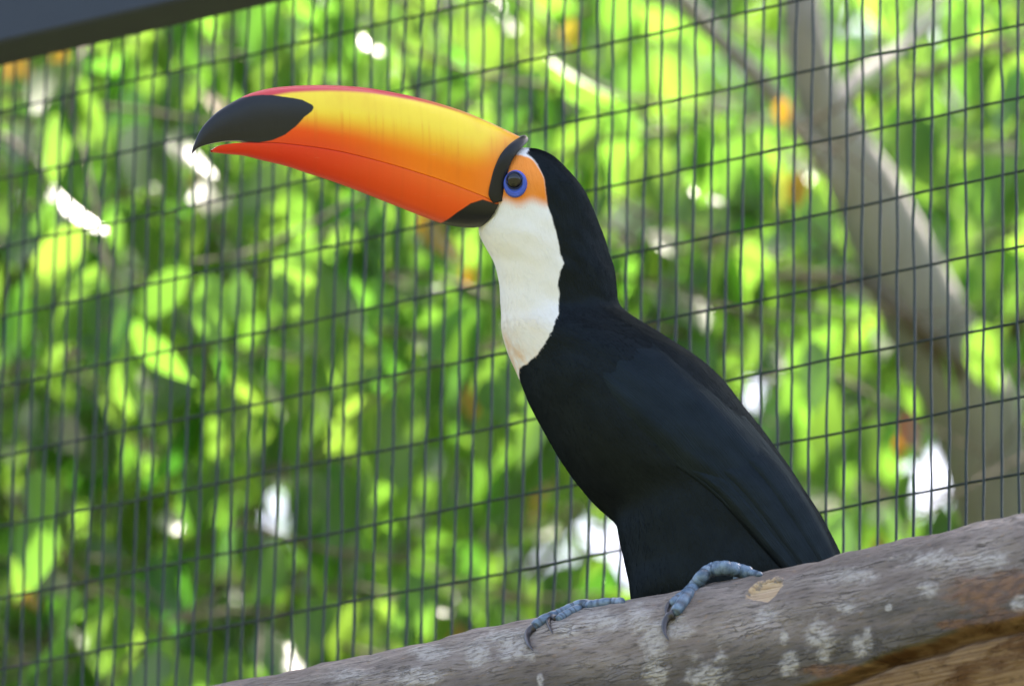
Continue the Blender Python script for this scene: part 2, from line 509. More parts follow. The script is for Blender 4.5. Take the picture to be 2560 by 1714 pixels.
frame = empty('steel_frame', P_W + D_W * -0.6 - Z * P_W[2])
tag(frame, 'blue grey painted steel frame rail above the wire mesh', 'frame')
bw, bh = 0.034, 0.075
c = P_W + (beam_z + bh / 2 - P_W[2]) * Z - N_W * (bw / 2 + 0.0015)
V, Fc = box_pts(c, D_W, N_W, Z, 0.70, bw / 2, bh / 2, 0.002)
obj('top_rail', mesh_of('top_rail', V, Fc, False), M['steel'], frame)
c = P_W + (z_lo - 0.02 - P_W[2]) * Z - N_W * (bw / 2 + 0.0015)
V, Fc = box_pts(c, D_W, N_W, Z, 0.66, bw / 2, 0.024, 0.002)
obj('bottom_rail', mesh_of('bottom_rail', V, Fc, False), M['steel'], frame)
ROOF_Z = beam_z + 0.78
for s in (S_L - 0.04, S_R + 0.04):
    c = P_W + s * D_W - N_W * 0.02 + Z * (ROOF_Z / 2 - P_W[2])
    V, Fc = box_pts(c, Z, D_W, N_W, ROOF_Z / 2, 0.03, 0.03, 0.003)
    obj('post', mesh_of('post', V, Fc, False), M['steel'], frame)

# out-of-view ribbed sheet roof, added behind the wall to block sun from the perch
roof = empty('added_shade_roof', P_W + Z * (ROOF_Z - P_W[2]))
tag(roof, 'unseen grey ribbed sheet roof added on steel posts to shade the perch', 'roof')
nr_, V, Fc = 121, [], []
for j, (dn, dz) in enumerate(((-0.16, 0.0), (0.95, 0.26))):
    for i in range(nr_):
        s = -0.80 + 1.6 * i / (nr_ - 1)
        zz = ROOF_Z + 0.03 + dz + 0.012 * math.sin(i * math.pi / 3)
        V.append(P_W + s * D_W + dn * N_W + Z * (zz - P_W[2]))
for i in range(nr_ - 1): Fc.append((i, i + 1, nr_ + i + 1, nr_ + i))
V = np.array(V)
V2 = np.vstack([V, V + Z * 0.004]); o = len(V)
F2 = Fc + [tuple(i + o for i in f[::-1]) for f in Fc]
obj('sheet', mesh_of('sheet', V2, F2), M['roof'], roof)
for s in (S_L - 0.04, S_R + 0.04):
    a = P_W + s * D_W - 0.16 * N_W + Z * (ROOF_Z - P_W[2]); b = P_W + s * D_W + 0.95 * N_W + Z * (ROOF_Z + 0.26 - P_W[2])
    e = (b - a) / np.linalg.norm(b - a)
    V, Fc = box_pts((a + b) / 2 - Z * 0.012, e, D_W, np.cross(e, D_W), np.linalg.norm(b - a) / 2, 0.02, 0.02, 0.002)
    obj('rafter', mesh_of('rafter', V, Fc, False), M['steel'], roof)

# ------------------------------------------------------------------ perch log
LOG_R = 0.078
def log_depth(px): return 5.13 - (px - 1750) * 0.000125
def log_axis_px(px):
    top = 1714 - (px - 560) * 0.2105
    d = log_depth(px); rp = LOG_R * F_PX / d
    return at(px + rp * 0.206, top + rp * 0.978, d)
A0, A1 = log_axis_px(560.0), log_axis_px(2560.0)
AX = (A1 - A0) / np.linalg.norm(A1 - A0)
LEN = np.linalg.norm(A1 - A0)
E1 = -FWD - AX * np.dot(-FWD, AX); E1 /= np.linalg.norm(E1)      # towards the viewer
E2 = np.cross(AX, E1); E2 *= np.sign(E2[2])                       # up
sv = np.concatenate([np.linspace(-0.62, -0.07, 40)[:-1], np.linspace(-0.07, LEN + 0.05, 620), np.linspace(LEN + 0.05, LEN + 0.55, 40)[1:]])
th_f = np.linspace(-R(112), R(112), 330)                          # 0 = facing viewer, + = up
th_b = np.linspace(R(112), R(248), 60)[1:-1]
tv = np.concatenate([th_f, th_b])
S_, T_ = np.meshgrid(sv, tv, indexing='ij')
def fbm(x, y, seed, octs=4):
    r0 = np.random.default_rng(seed); o = np.zeros_like(x); a = 1.0
    for k in range(octs):
        for q in range(3):
            ang = r0.uniform(0, 2 * math.pi); fx, fy = math.cos(ang), math.sin(ang)
            o += a / 3 * np.sin((x * fx + y * fy) * 2 ** k + r0.uniform(0, 6.28))
        a *= 0.55
    return o
cx, cy = np.cos(T_), np.sin(T_)
rad0 = LOG_R * (1 + 0.010 * np.sin(S_ * 9 + 1) + 0.02 * (S_ - 0.25))
base = A0 + S_[..., None] * AX + rad0[..., None] * (cx[..., None] * E1 + cy[..., None] * E2)
pp, _ = project(base.reshape(-1, 3)); PX = pp[:, 0].reshape(S_.shape); PY = pp[:, 1].reshape(S_.shape)
front = cx > -0.25
bx = np.array([1300, 1700, 1900, 2040, 2110, 2166, 2263, 2360, 2415, 2480, 2560, 2900]); by = np.array([1880, 1790, 1740, 1705, 1678, 1655, 1620, 1592, 1572, 1560, 1543, 1475])
edge = np.interp(PX, bx, by) + 7 * fbm(PX / 60, PY / 60, 3, 4)
peel_px = np.where(front, PY - edge, -60.0)
peel_px = np.where(T_ > math.pi, 30 + 20 * fbm(S_ * 12, T_ * 3, 9), peel_px)
step = sstep(-3, 7, peel_px)
groove_w = 42 + 10 * fbm(PX / 90, PY / 400, 6, 2)
gro = step * (1 - sstep(0.45, 1.0, peel_px / groove_w))
rad = rad0 - 0.0045 * step - 0.0105 * gro
rad += 0.0016 * fbm(S_ * 38, T_ * 4.0, 21, 4) + 0.0007 * fbm(S_ * 150, T_ * 16, 22, 3) + 0.0030 * fbm(S_ * 9, T_ * 1.6, 23, 2)
chip_poly = [(1862, 1494), (1868, 1478), (1893, 1462), (1938, 1450), (1957, 1443), (1952, 1462), (1935, 1488), (1917, 1502), (1890, 1495)]
chipd = sdf_poly(np.stack([PX.ravel(), PY.ravel()], 1), chip_poly).reshape(S_.shape)
chipd = np.where(front, chipd, -50)
rad -= 0.0022 * sstep(-2, 5, chipd)
flap = sdf_poly(np.stack([PX.ravel(), PY.ravel()], 1), [(1862, 1480), (1895, 1455), (1950, 1440), (1958, 1447), (1930, 1458), (1890, 1468)]).reshape(S_.shape)
rad += 0.0028 * np.where(front, sstep(-3, 5, flap), 0)
pts = A0 + S_[..., None] * AX + rad[..., None] * (cx[..., None] * E1 + cy[..., None] * E2)
ns, nt = S_.shape
V = pts.reshape(-1, 3)
ii, jj = np.meshgrid(np.arange(ns - 1), np.arange(nt), indexing='ij')
j2 = (jj + 1) % nt
quads = np.stack([ii * nt + jj, (ii + 1) * nt + jj, (ii + 1) * nt + j2, ii * nt + j2], -1).reshape(-1, 4)
Fc = [tuple(q) for q in quads.tolist()] + [tuple(range(nt))[::-1], tuple((ns - 1) * nt + k for k in range(nt))]
log_me = mesh_of('log', V, Fc)
fattr(log_me, 'peel', np.clip(peel_px.ravel() / 14.0, -4, 4))
fattr(log_me, 'chip', np.clip(chipd.ravel() / 10.0, -4, 4))
fattr(log_me, 'low_dark', (0.15 + 0.85 * sstep(0.78, 0.42, np.sin(T_) + 0.10 * fbm(S_ * 30, T_ * 5, 31, 3))).ravel())  # bark tone gets darker lower down the log, with an uneven border
blobs = [(1637, 1607, 33, 45, 1), (1639, 1683, 27, 36, 1.1), (1765, 1690, 52, 30, 1), (1697, 1581, 30, 26, .55), (2051, 1585, 46, 40, .9), (2057, 1636, 15, 20, 1),
         (1961, 1594, 12, 16, 1.2), (1974, 1658, 24, 30, 1.2), (2152, 1612, 26, 26, 1), (2166, 1585, 12, 22, 1), (2115, 1517, 28, 13, .8), (2320, 1478, 22, 22, 1), (2222, 1519, 9, 11, 1.3),
         (2550, 1508, 22, 22, 1), (1910, 1538, 26, 18, .55), (1598, 1547, 26, 30, .7), (1281, 1618, 34, 34, 1.1), (1512, 1553, 46, 20, 1), (1196, 1638, 26, 26, .9), (1072, 1634, 40, 17, .9),
         (1051, 1698, 52, 18, .9), (1350, 1698, 9, 18, 1.2), (1420, 1580, 22, 12, .7), (1327, 1640, 16, 14, .8), (2480, 1400, 40, 16, .6), (2330, 1400, 60, 16, .6), (2140, 1440, 50, 14, .5), (1245, 1590, 40, 14, .6), (880, 1690, 40, 16, .5), (1740, 1640, 20, 14, .5), (1800, 1640, 16, 28, .6)]
lich = np.full(S_.shape, -1.2)
for (x, y, rx, ry, w) in blobs:
    d = np.sqrt(((PX - x) / rx) ** 2 + ((PY - y) / ry) ** 2)
    lich = np.where(front, np.maximum(lich, np.clip((1.25 - d) * w, -1.2, 1.2)), lich)
rb = np.random.default_rng(77)
for _ in range(120):                                              # more of them where the photo does not look
    s, t = rb.uniform(-0.6, LEN + 0.5), rb.uniform(-1.9, 4.2); rr = rb.uniform(0.004, 0.014)
    d = np.sqrt(((S_ - s) / rr) ** 2 + ((T_ - t) * LOG_R / rr) ** 2)
    ok = (~front) | (PX < 500) | (PX > 2600)
    lich = np.where(ok, np.maximum(lich, np.clip(1.2 - d, -1.2, 1.0)), lich)
lich += 0.25 * sstep(0.55, 0.95, np.sin(T_))
fattr(log_me, 'lichen', lich.ravel())
rust = np.full(S_.shape, -1.5)
for (x, y, rx, ry) in [(2450, 1490, 110, 50), (2400, 1560, 60, 16), (2160, 1680, 160, 22), (2530, 1460, 60, 40), (2405, 1560, 24, 14), (2560, 1560, 120, 40)]:
    d = np.sqrt(((PX - x) / rx) ** 2 + ((PY - y) / ry) ** 2)
    rust = np.where(front, np.maximum(rust, np.clip(1.1 - d, -1.5, 1.0)), rust)
fattr(log_me, 'rust', rust.ravel())
vattr(log_me, 'grain', np.stack([S_.ravel(), (T_ * LOG_R).ravel(), np.zeros(S_.size)], 1))
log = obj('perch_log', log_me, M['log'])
tag(log, 'thick weathered grey log with pale lichen spots that the toucan perches on', 'log')
log_bvh = BVHTree.FromObject(log, bpy.context.evaluated_depsgraph_get()) if False else BVHTree.FromPolygons([tuple(v) for v in V], [tuple(q) for q in quads.tolist()])
for s in (-0.55, LEN + 0.48):
    p = A0 + s * AX
    zt = p[2] - LOG_R * 0.75
    hs = np.linspace(0, zt, 9)
    V_, F_ = tube(np.array([(p[0], p[1], h) for h in hs]), 0.06 + 0.004 * np.sin(hs * 5), 16)
    po = obj('perch_post', mesh_of('perch_post', V_, F_), M['post'])
    tag(po, 'round brown timber post under the ' + ('plain grey' if s < 0 else 'peeled brown') + ' end of the perch log', 'post', 'posts under the perch log')

# ------------------------------------------------------------------ toucan
PSI = R(9)
D_B = 5.225
def bird_depth(px, py):
    px = np.asarray(px, float); py = np.asarray(py, float)
    # vertical plane for the body, head cocked towards the viewer
    yy = np.linspace(0, 2200, 1101)
    sl = math.tan(PITCH) * sstep(700, 980, yy)
    cum = np.concatenate([[0], np.cumsum(sl[:-1] * 2.0)])
    cum -= np.interp(1100, yy, cum)
    return D_B - np.interp(py, yy, cum) * D_B / F_PX + (px - 1500) * math.tan(PSI) * D_B / F_PX

def bird_n(py):
    a = PITCH * sstep(700, 980, np.asarray(py, float))
    n = np.cos(a)[..., None] * FWD - np.sin(a)[..., None] * UP - math.sin(PSI) * RIGHT
    return n / np.linalg.norm(n, axis=-1, keepdims=True)

def sag(px, py):
    d = bird_depth(px, py)
    px = np.asarray(px, float)[..., None]; py = np.asarray(py, float)[..., None]
    r = ((px - W_PX / 2) / F_PX) * RIGHT + (-(py - H_PX / 2) / F_PX) * UP + FWD
    return CAM + r * d[..., None]

bird = empty('toucan', A0 + AX * (LEN * 0.6) + E2 * LOG_R)
tag(bird, 'black toucan with white throat and huge orange bill perched on the log', 'bird')

# body rings: front px, back px, half thickness (m), kink allowance
rings = [
    (1290, 369, 1322, 370, .005, 0), (1266, 380, 1346, 374, .0125, 0), (1248, 400, 1382, 392, .0190, 0), (1226, 436, 1426, 437, .0248, 0), (1212, 488, 1463, 487, .0275, 0),
    (1206, 540, 1487, 540, .0290, 0), (1201, 580, 1506, 588, .0295, 0), (1219, 622, 1522, 634, .0300, 0), (1237, 663, 1533, 676, .0305, 0),
    (1247, 712, 1541, 725, .0310, 0), (1251, 769, 1552, 768, .0325, .1), (1255, 815, 1602, 808, .0370, .4), (1266, 865, 1679, 861, .0430, .7),
    (1291, 922, 1748, 917, .0475, .8), (1319, 992, 1811, 976, .0505, .8), (1361, 1075, 1871, 1048, .0520, .8), (1415, 1160, 1931, 1122, .0520, .8),
    (1473, 1231, 1982, 1188, .0500, .8), (1532, 1287, 2027, 1260, .0470, .7), (1553, 1350, 2066, 1330, .0440, .4), (1572, 1430, 2094, 1388, .0410, .3),
    (1594, 1520, 2110, 1450, .0370, .2), (1690, 1590, 2100, 1530, .0300, .1), (1840, 1630, 2060, 1590, .0180, 0), (1930, 1640, 2020, 1620, .0050, 0)]
NR, NT = 300, 160
rg = spline_k(rings, NR)
th = np.linspace(0, 2 * math.pi, NT, endpoint=False)
BV = np.zeros((NR, NT, 3)); FLOW = np.zeros((NR, NT, 3))
cen_prev = None; slen = 0
for i, (fx, fy, bx_, by_, b, kk) in enumerate(rg):
    b = max(b, .002)
    cxp, cyp = (fx + bx_) / 2, (fy + by_) / 2
    a_px = math.hypot(bx_ - fx, by_ - fy) / 2
    b_px = b * F_PX / D_B
    a2 = math.sqrt(max(a_px ** 2 - (b_px * math.sin(PITCH) * kk) ** 2, (0.5 * a_px) ** 2))
    f = a2 / max(a_px, 1e-6)
    p = float(np.interp(i / NR, [0, 0.14, 0.26], [0.62, 0.66, 0.94]))
    cs = np.sign(np.cos(th)) * np.abs(np.cos(th)) ** p; sn = np.sign(np.sin(th)) * np.abs(np.sin(th)) ** p
    X = cxp + (bx_ - fx) / 2 * f * cs; Y = cyp + (by_ - fy) / 2 * f * cs
    Pm = sag(X, Y)
    BV[i] = Pm + (b * sn)[:, None] * bird_n(Y)
    c_ = BV[i].mean(0)
    if cen_prev is not None: slen += np.linalg.norm(c_ - cen_prev)
    cen_prev = c_
    FLOW[i, :, 0] = slen; FLOW[i, :, 1] = np.minimum(th, 2 * math.pi - th) * 0.04; FLOW[i, :, 2] = (th > math.pi) * 0.01
# soft unevenness of plumage
ln_ = np.arange(NR)[:, None] / NR * 30; tn = np.cos(th)[None, :] * 3
disp = 0.0009 * fbm(ln_ + 0 * tn, tn * 1.5 + np.sin(th)[None, :] * 2, 41, 3)
cenr = BV.mean(1, keepdims=True); nrm = BV - cenr; nrm /= np.linalg.norm(nrm, axis=2, keepdims=True) + 1e-9
wdisp = sstep(0.10, 0.2, np.arange(NR) / NR)[:, None]
BV += nrm * (disp * wdisp)[..., None]
Vb = BV.reshape(-1, 3)
ii, jj = np.meshgrid(np.arange(NR - 1), np.arange(NT), indexing='ij'); j2 = (jj + 1) % NT
bq = np.stack([ii * NT + jj, ii * NT + j2, (ii + 1) * NT + j2, (ii + 1) * NT + jj], -1).reshape(-1, 4)
bq_l = [tuple(q) for q in bq.tolist()]
caps = [tuple(range(NT))[::-1], tuple((NR - 1) * NT + k for k in range(NT))]

bib_poly = [(1316, 384), (1333, 399), (1349, 421), (1361, 446), (1365, 475), (1367, 512), (1382, 549), (1392, 589), (1400, 634), (1411, 658), (1400, 680), (1394, 712),
            (1398, 736), (1396, 777), (1386, 814), (1369, 847), (1345, 883), (1320, 908), (1294, 923), (1230, 950), (1120, 800), (1080, 560), (1150, 470), (1280, 330), (1325, 366)]
skin_poly = [(1190, 509), (1215, 440), (1262, 396), (1288, 386), (1314, 391), (1333, 401), (1349, 423), (1361, 447), (1365, 475), (1372, 545), (1330, 548), (1290, 548), (1180, 545)]
def paint_attrs(me, V, near):
    """colour fields, looked up on the near side so that both sides of the bird match"""
    pj, _ = project(near)
    fattr(me, 'bib', np.clip(sdf_poly(pj, bib_poly), -60, 60))
    fattr(me, 'skin', np.clip(sdf_poly(pj, skin_poly), -60, 60))
    fattr(me, 'skinfade', 1 - sstep(488, 524, pj[:, 1] + 5 * np.sin(pj[:, 0] / 11)))
    fattr(me, 'skinshade', sstep(420, 505, pj[:, 1]))
    fattr(me, 'cream', sstep(720, 870, pj[:, 1]) * 0.7 + 0.10 * sstep(560, 600, pj[:, 1]))
    fr = np.interp(pj[:, 1], [560, 663, 769, 851, 922], [1194, 1239, 1253, 1263, 1292])
    fattr(me, 'stain', np.clip(sstep(60, 0, pj[:, 0] - fr) * sstep(780, 900, pj[:, 1]) * 1.2 + 0.7 * sstep(850, 915, pj[:, 1]), 0, 1))
mir = (NT - np.arange(NT)) % NT
nearV = BV.copy()
far = np.sin(th) > 0
nearV[:, far] = BV[:, mir[far]]
body_me = mesh_of('body', Vb, bq_l + caps)
paint_attrs(body_me, Vb, nearV.reshape(-1, 3))
vattr(body_me, 'flow', FLOW.reshape(-1, 3))
body = obj('body', body_me, M['body'], bird)
body_bvh = BVHTree.FromPolygons([tuple(v) for v in Vb], bq_l)

def cast(bvh, px, py):
    r = ray(px, py); r = r / np.linalg.norm(r)
    h = bvh.ray_cast(Vector(CAM), Vector(r))
    return (np.array(h[0]), np.array(h[1])) if h[0] is not None else (None, None)

# fine feather barbs laid along the plumage
def build_barbs(n):
    area_i = rng.integers(2, NR - 30, n); tj = rng.uniform(0, NT, n)
    V = []; Fc = []; near = []; flow = []
    bibd = np.zeros(len(Vb)); body_me.attributes['bib'].data.foreach_get('value', bibd)
    skd = np.zeros(len(Vb)); body_me.attributes['skin'].data.foreach_get('value', skd)
    for q in range(n):
        i = int(area_i[q]); j = int(tj[q]) % NT
        idx = i * NT + j
        if skd[idx] > -2 and nearV[i, j] @ UP > 0 and bibd[idx] > 0:
            pj, _ = project(nearV[i, j][None]);
            if pj[0, 1] < 512: continue
        P = BV[i, j]; T = BV[i + 2, j] - BV[i - 2, j]; T /= np.linalg.norm(T) + 1e-9
        A = BV[i, (j + 1) % NT] - BV[i, j - 1]; A /= np.linalg.norm(A) + 1e-9
        N = np.cross(T, A); N /= np.linalg.norm(N) + 1e-9
        if np.dot(N, P - cenr[i, 0]) < 0: N = -N
        L = rng.uniform(0.45, 1.0) * (0.0024 + 0.0024 * float(sstep(40, 220, i)))
        if -4 < bibd[idx] < 16: L *= 0.45
        w = rng.uniform(0.00022, 0.00045)
        dirv = T + A * rng.normal(0, 0.16); dirv /= np.linalg.norm(dirv)
        lift = rng.uniform(0.01, 0.12)
        b0 = P - N * 0.0003
        m1 = P + dirv * L * 0.55 + N * L * lift * 0.6
        t1 = P + dirv * L + N * L * lift * 0.7
        o = len(V)
        V += [b0 - A * w, b0 + A * w, m1 + A * w * 0.8, m1 - A * w * 0.8, t1]
        Fc += [(o, o + 1, o + 2, o + 3), (o + 3, o + 2, o + 4)]
        near += [nearV[i, j]] * 5
        fl = FLOW[i, j] + np.array([0, rng.normal(0, 0.0012), 0])
        flow += [fl] * 5
    me = mesh_of('barbs', np.array(V), Fc)
    paint_attrs(me, V, np.array(near)); vattr(me, 'flow', np.array(flow))
    return me
barbs = obj('plumage', build_barbs(26000), M['body'], bird)
tag(barbs, kind='stuff')

# ---- wings, laid over the body
def shell(poly, lift, n_u, n_v, edge_px=26.0, ridge=None):
    """a feather-like plate over the body: poly is (upper polyline, lower polyline) in the near-side view"""
    up, lo = spline(poly[0], n_u), spline(poly[1], n_u)
    V = []; flow = []
    for i in range(n_u):
        for k in range(n_v):
            t = k / (n_v - 1)
            q = up[i] * (1 - t) + lo[i] * t
            p, nn = cast(body_bvh, q[0], q[1])
            if p is None:
                for sft in range(1, 60):
                    qq = q + (np.array([1640, 1150]) - q) * sft * 0.01
                    p, nn = cast(body_bvh, qq[0], qq[1])
                    if p is not None:
                        p = CAM + ray(*q) * ((p - CAM) @ FWD); break
            if nn @ FWD > 0: nn = -nn
            e = min(t, 1 - t) * 2
            uu = i / (n_u - 1)
            e0 = -0.55 + 0.80 * sstep(0.22, 0.62, uu)
            h = lift * (min(e0 + (1 - e0) * sstep(0, 0.55, e), -0.6 + 1.6 * sstep(0, 0.30, uu)))
            if ridge: h += ridge(i / (n_u - 1), t)
            V.append(p + nn * h)
            flow.append((i / (n_u - 1) * 0.25, t * 0.06 * (np.linalg.norm(up[i] - lo[i]) / 200), 0.02))
    Fc = [(i * n_v + k, i * n_v + k + 1, (i + 1) * n_v + k + 1, (i + 1) * n_v + k) for i in range(n_u - 1) for k in range(n_v - 1)]
    return np.array(V), Fc, np.array(flow)

def solid(V, Fc, thick_dir, n_u, n_v, th_):
    inner = V + thick_dir * th_
    o = len(V)
    F2 = list(Fc) + [tuple(i + o for i in f[::-1]) for f in Fc]
    rim = [k for k in range(n_v)] + [i * n_v + n_v - 1 for i in range(1, n_u)] + [(n_u - 1) * n_v + k for k in range(n_v - 2, -1, -1)] + [i * n_v for i in range(n_u - 2, 0, -1)]
    for a, b in zip(rim, rim[1:] + rim[:1]):
        F2.append((b, a, a + o, b + o))
    return np.vstack([V, inner]), F2

def mirror_pts(V):
    pj, _ = project(V); S0 = sag(pj[:, 0], pj[:, 1]); n = bird_n(pj[:, 1])
    t = np.sum((S0 - V) * n, 1)
    return V + 2 * t[:, None] * n

wing_top = [(1560, 785), (1612, 818), (1683, 868), (1750, 922), (1810, 978), (1868, 1047), (1930, 1124), (1980, 1190), (2024, 1262), (2062, 1332), (2088, 1390), (2100, 1430)]
wing_low = [(1510, 850), (1488, 920), (1500, 975), (1545, 1045), (1600, 1100), (1660, 1148), (1730, 1192), (1790, 1240), (1845, 1298), (1900, 1362), (1960, 1428), (1990, 1460)]
def flight(k, n=3):
    """one long wing quill: strips between the lower wing edge and the back"""
    t0, t1 = k / n, (k + 1.35) / n
    a = np.array(wing_top[5:], float); b = np.array(wing_low[5:], float)
    f = np.linspace(0, 1, len(a))[:, None]
    return [tuple(q) for q in a * (1 - t0) + b * t0], [tuple(q) for q in a * (1 - min(t1, 1.0)) + b * min(t1, 1.0)]
def add_wing(side):
    def fin(V, Fc, nu, nv, flow, name, parent, th_):
        V2, F2 = solid(V, Fc, FWD, nu, nv, th_)
        if side: V2 = mirror_pts(V2); F2 = [f[::-1] for f in F2]
        me = mesh_of(name, V2, F2); vattr(me, 'flow', np.vstack([flow, flow]))
        return obj(name, me, M['wing'], parent)
    nu, nv = 70, 26
    rip = lambda u, t: 0.0002 * math.sin(t * 22 + u * 6)
    V, Fc, fl = shell((wing_top, wing_low), 0.0024, nu, nv, ridge=rip)
    w = fin(V, Fc, nu, nv, fl, 'wing', bird, 0.0035)
    for k in range(3):
        a, b = flight(k)
        V, Fc, fl = shell((a, b), 0.0027 + 0.0003 * (2 - k), 44, 9, ridge=lambda u, t: 0.0003 * math.exp(-((t - 0.72) / 0.06) ** 2))
        fin(V, Fc, 44, 9, fl, 'flight_feather', w, 0.0012)
add_wing(0); add_wing(1)

# ---- tail feathers, running down behind the log
for k in range(6):
    off = (k - 2.5)
    path = spline([(1960 + off * 4, 1420), (2040 + off * 8, 1560), (2110 + off * 12, 1720), (2165 + off * 16, 1900 - abs(off) * 12)], 24)
    V = []; flow = []
    for i, q in enumerate(path):
        u = i / 23
        p = sag(np.array(q[0]), np.array(q[1])) + FWD * (0.030 + 0.02 * u) + (off * 0.006 * (0.6 + u)) * bird_n(np.array(q[1]))
        wd = 0.010 * (0.7 + 0.5 * u) * math.sqrt(max(0.02, 1 - max(0, (u - 0.82) / 0.18) ** 2))
        for t in (-1, -0.5, 0, 0.5, 1):
            V.append(p + t * wd * (bird_n(np.array(q[1])) * 0.75 + RIGHT * 0.6) + FWD * 0.002 * abs(t)); flow.append((u * 0.2, t * 0.01, 0))
    Fc = [(i * 5 + k2, i * 5 + k2 + 1, (i + 1) * 5 + k2 + 1, (i + 1) * 5 + k2) for i in range(23) for k2 in range(4)]
    V2, F2 = solid(np.array(V), Fc, FWD, 24, 5, 0.0012)
    me = mesh_of('tail_feather', V2, F2); vattr(me, 'flow', np.vstack([flow, flow]))
    obj('tail_feather', me, M['wing'], bird)

# ---- bill
def zb(x, y): return (460 + x / 2.342, 180 + y / 2.342)
top_o = [zb(*q) for q in [(40, 482), (58, 425), (100, 335), (170, 255), (240, 203), (320, 157), (400, 122), (500, 97), (620, 83), (760, 78), (900, 80), (1060, 92), (1200, 115), (1350, 146), (1500, 186), (1650, 236), (1800, 300), (1900, 347), (1985, 388)]]
seam_u = [zb(*q) for q in [(44, 484), (80, 446), (140, 425), (220, 410), (300, 406), (360, 412), (440, 416), (520, 417), (630, 428), (760, 445), (900, 470), (1040, 504), (1200, 548), (1350, 595), (1500, 645), (1650, 703), (1740, 740), (1812, 772)]]
seam_l = [zb(*q) for q in [(160, 458), (200, 434), (260, 422), (330, 416), (440, 418), (520, 419), (630, 430), (760, 447), (900, 472), (1040, 506), (1200, 550), (1350, 597), (1500, 647), (1650, 705), (1740, 742), (1812, 776)]]
low_o = [zb(*q) for q in [(160, 470), (250, 481), (350, 491), (450, 516), (600, 552), (720, 592), (900, 652), (1100, 728), (1300, 808), (1500, 884), (1600, 906), (1680, 912), (1735, 908)]]
base_u = [zb(*q) for q in [(1985, 388), (1925, 425), (1860, 490), (1820, 570), (1800, 650), (1795, 720), (1812, 772)]]
base_l = [zb(*q) for q in [(1812, 776), (1780, 840), (1735, 908)]]
tip_poly = [zb(*q) for q in [(0, 520), (0, 300), (120, 200), (320, 152), (345, 150), (400, 142), (500, 139), (600, 150), (680, 166), (738, 192), (748, 212), (735, 235), (690, 268), (640, 322), (580, 368), (500, 402), (430, 416), (340, 414), (250, 414), (130, 432)]]
jaw_poly = [zb(*q) for q in [(1500, 884), (1540, 855), (1580, 820), (1650, 772), (1720, 750), (1800, 774), (1900, 780), (1800, 980), (1500, 960)]]

def resample(pts, n, pw=1.0):
    d = spline(pts, 600)
    L = np.concatenate([[0], np.cumsum(np.linalg.norm(np.diff(d, axis=0), axis=1))]); L /= L[-1]
    u = np.linspace(0, 1, n) ** pw
    return np.stack([np.interp(u, L, d[:, 0]), np.interp(u, L, d[:, 1])], 1)

NB, NQ = 220, 46
def bill_half(x):                       # half thickness of the bill (m) by photo column
    return np.interp(x, [478, 500, 560, 650, 800, 1000, 1150, 1260, 1330], [.0006, .0028, .0062, .0095, .0135, .0180, .0205, .0220, .0215])
def total_q(X, Y):
    """-1 at the culmen, +1 at the lower edge of the closed bill"""
    to, lo = np.array(spline(top_o, 300)), np.array(spline(low_o, 300))
    ty = np.interp(X, to[:, 0], to[:, 1]); ly = np.interp(X, lo[:, 0], lo[:, 1])
    ly = np.maximum(ly, ty + 4)
    return np.clip((Y - ty) / (ly - ty) * 2 - 1, -1, 1)

def mandible(a_o, b_o, base_c, upper):
    U, S = resample(a_o, NB, 1.25), resample(b_o, NB, 1.25)
    C = resample(base_c, NQ)
    G = np.zeros((NB, NQ, 2))
    for i in range(NB):
        u = i / (NB - 1)
        tt = np.linspace(0, 1, NQ)
        tt = 0.5 - 0.5 * np.cos(tt * math.pi) * 1.0 if False else tt
        ln = U[i] * (1 - tt[:, None]) + S[i] * tt[:, None]
        l1 = U[-1] * (1 - tt[:, None]) + S[-1] * tt[:, None]
        G[i] = ln + (C - l1) * sstep(0.55, 1.0, u)
    return G

